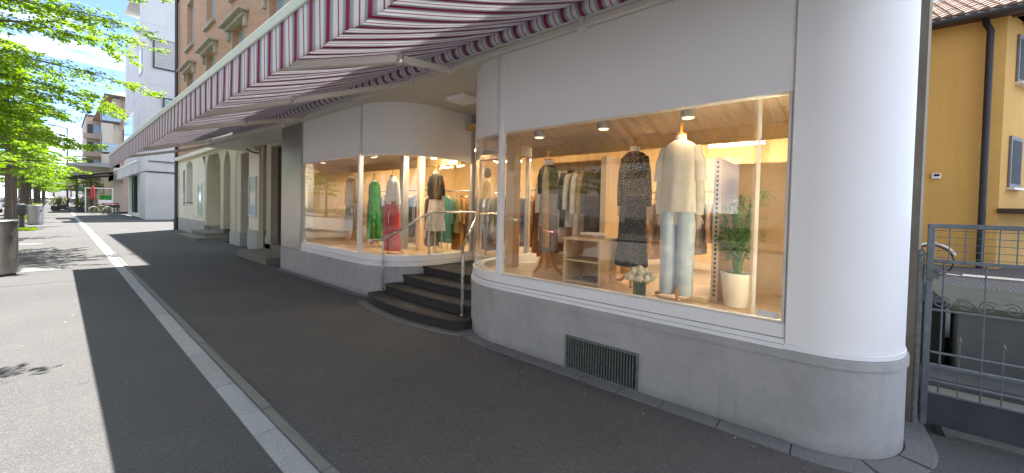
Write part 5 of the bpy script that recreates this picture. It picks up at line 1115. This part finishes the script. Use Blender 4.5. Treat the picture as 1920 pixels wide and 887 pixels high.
# yard behind the gate
yw = thing('yard_wall', 'dark weathered concrete wall with mossy top behind the gate', 'wall', (5.2, -1.5, 0))
part(yw, 'wall', 'wgrey', 5.2, 5.5, -4.5, -.86, 0, .66); part(yw, 'mossy_coping', 'moss', 5.17, 6.6, -4.5, -.80, .66, .72, bevel=.01); part(yw, 'pier', 'black', 5.3, 6.4, -.80, -.5, 0, .7); part(yw, 'lower_ledge', 'wgrey', 4.85, 5.2, -4.5, -.6, 0, .12, bevel=.01); part(yw, 'ledge_top', 'stone', 4.5, 4.85, -4.5, -.6, 0, .05, bevel=.008)  # the black block stands in for a dark void behind the gate
b = MB(); b.box(6.0, 40, -14, -.51, .0, .24); b.build('yard_terrace', 'asphalt', kind='structure')
b = MB(); b.add([(10.0, -14, .25), (12.1, -14, .25), (12.1, -.5, .25), (10.0, -.5, .25)], [(0, 1, 2, 3)]); b.build('sunlit_yard_path', 'kerb', kind='structure')  # sunlit strip of the yard put in as paler ground colour
b = MB()
for k in range(150):
    y = -.6-k*.05; b.tube([(9.0, y, .25), (9.0, y-.35, .6)], .003, 4, False); b.tube([(9.0, y-.35, .25), (9.0, y, .6)], .003, 4, False)
fn = thing('mesh_fence', 'low wire mesh fence along the sunlit yard strip behind the gate', 'fence', (9, -2, .24)); b.build('wire_mesh', 'rust', fn)
bicycle(12.3, -1.12, .2, PI/2+.1, 'dark bicycle with white mudguards leaning by the ochre house', 'dalu', 'rubber')

# ------------------------------------------------------------------ ochre house
oh = thing('ochre_house', 'ochre yellow two storey house with tiled roof behind the gate', 'house', (15, -3, .24))
EX = .913; EY = -.408
def wp(s, d=0): return (15+s*EX-d*(-EY)*-1*0+d*EY*1.0, -3.04+s*EY-d*EX)  # d = outward of the right wall
def outp(s, d): return (15+s*EX+d*EY, -3.04+s*EY-d*EX)
b = MB(); b.prism([(15, 4), (15, -3.04), (15+8*EX, -3.04+8*EY), (22.3+2.9, 4)], .1, 6.55); b.build('wall', 'ochre', oh, smooth=False)
b = MB(); pp = [(14.86, -2.66, 6.45), (14.86, -2.68, 6.3), (14.80, -2.74, 6.1), (14.80, -2.75, .2)]; b.tube(pp, .065, 10); b.build('drainpipe', 'gutter', oh)
b = MB(); b.tube([(14.45, 4, 6.42), (14.45, -4.2, 6.42)], .085, 10); b.build('gutter', 'gutter', oh)
part(oh, 'eave_board', 'sdoor', 14.5, 15, -3.9, 4, 6.44, 6.50)
for k in range(5): b = MB(); q0 = outp(.3+k*.9, 0); q1 = outp(.3+k*.9, .75); b.bar((q0[0], q0[1], 6.55), (q1[0], q1[1], 6.47), .12, .14); b.build('rafter', 'sdoor', oh)
# roof plane and tiles
RZ0, RZ1, RX0, RX1 = 6.50, 8.15, 14.42, 17.6
b = MB(); b.add([(RX0, 4, RZ0-.03), (RX0, -4.3, RZ0-.03), (RX1, -4.3, RZ1-.03), (RX1, 4, RZ1-.03), (22, -4.3, RZ0), (22, 4, RZ0)], [(0, 1, 2, 3), (2, 4, 5, 3), (0, 3, 5), (1, 4, 2)]); b.build('roof_deck', 'sdoor', oh, smooth=False)
sl_ = Vector((RX1-RX0, 0, RZ1-RZ0)); nrow = 13; tile0 = None
for i in range(nrow):
    for j in range(22):
        y = -4.25+j*.20
        if tile0 is None:
            b = MB(); u_ = sl_.normalized(); n__ = Vector((-u_.z, 0, u_.x)); L_ = sl_.length/nrow*1.12
            vs = []
            for a in (0, L_):
                for k, hh in ((0, .0), (.05, .028), (.10, .03), (.15, .012), (.19, 0)):
                    p = u_*a+n__*(hh+.035-(.028 if a else 0))+Vector((0, k, 0)); vs.append(p)
            for a in (0,):
                for k in (0, .19): vs.append(u_*a+n__*0+Vector((0, k, 0)))
            b.add(vs, [(0, 1, 6, 5), (1, 2, 7, 6), (2, 3, 8, 7), (3, 4, 9, 8), (0, 10, 11, 4, 3, 2, 1)])
            o_ = oh.location; b.v = [(v_[0]+o_.x, v_[1]+o_.y, v_[2]+o_.z) for v_ in b.v]
            tile0 = b.build('roof_tile', 'tile', oh)
        p = Vector((RX0, y, RZ0))+sl_*(i/nrow)-Vector(oh.location)+Vector((rnd.uniform(-.008, .008), 0, rnd.uniform(-.003, .004)))
        if i == 0 and j == 0: tile0.location = p
        else: dup(tile0, oh, p)
# windows on the right wall
def wallbox(name, s0, s1, z0, z1, d0, d1, mat, parent=None, bevel=0):
    b = MB(); P_ = [outp(s0, d0), outp(s1, d0), outp(s1, d1), outp(s0, d1)]; b.prism(P_, z0, z1); return b.build(name, mat, parent or oh, bevel=bevel)
for (s0, s1, z0, z1) in ((.73, 1.95, 4.95, 6.15), (.52, 1.38, 2.28, 3.58), (3.4, 4.6, 4.95, 6.15)):
    w = wallbox('window', s0, s1, z0, z1, .0, .05, 'dframe', bevel=.01)
    wallbox('pane', s0+.10, s1-.10, z0+.10, z1-.10, .051, .056, 'dwin', w); wallbox('sill', s0-.05, s1+.05, z0-.06, z0-.002, 0, .14, 'alu', w)
cn = wallbox('canopy', -.06, 2.6, 1.62, 1.74, .0, .9, 'sdoor', bevel=.01); wallbox('post', 0.1, .18, .25, 1.6, .7, .78, 'wlight', cn)
# sensor box
t = thing('wall_sensor', 'small white security box on the ochre wall', 'sensor', (14.97, -1.98, 2.55)); b = MB(); b.box(14.90, 15, -2.05, -1.88, 2.50, 2.64); b.build('housing', 'white', t, bevel=.02); b = MB(); b.box(14.88, 14.90, -2.02, -1.92, 2.56, 2.62); b.build('lens', 'black', t)
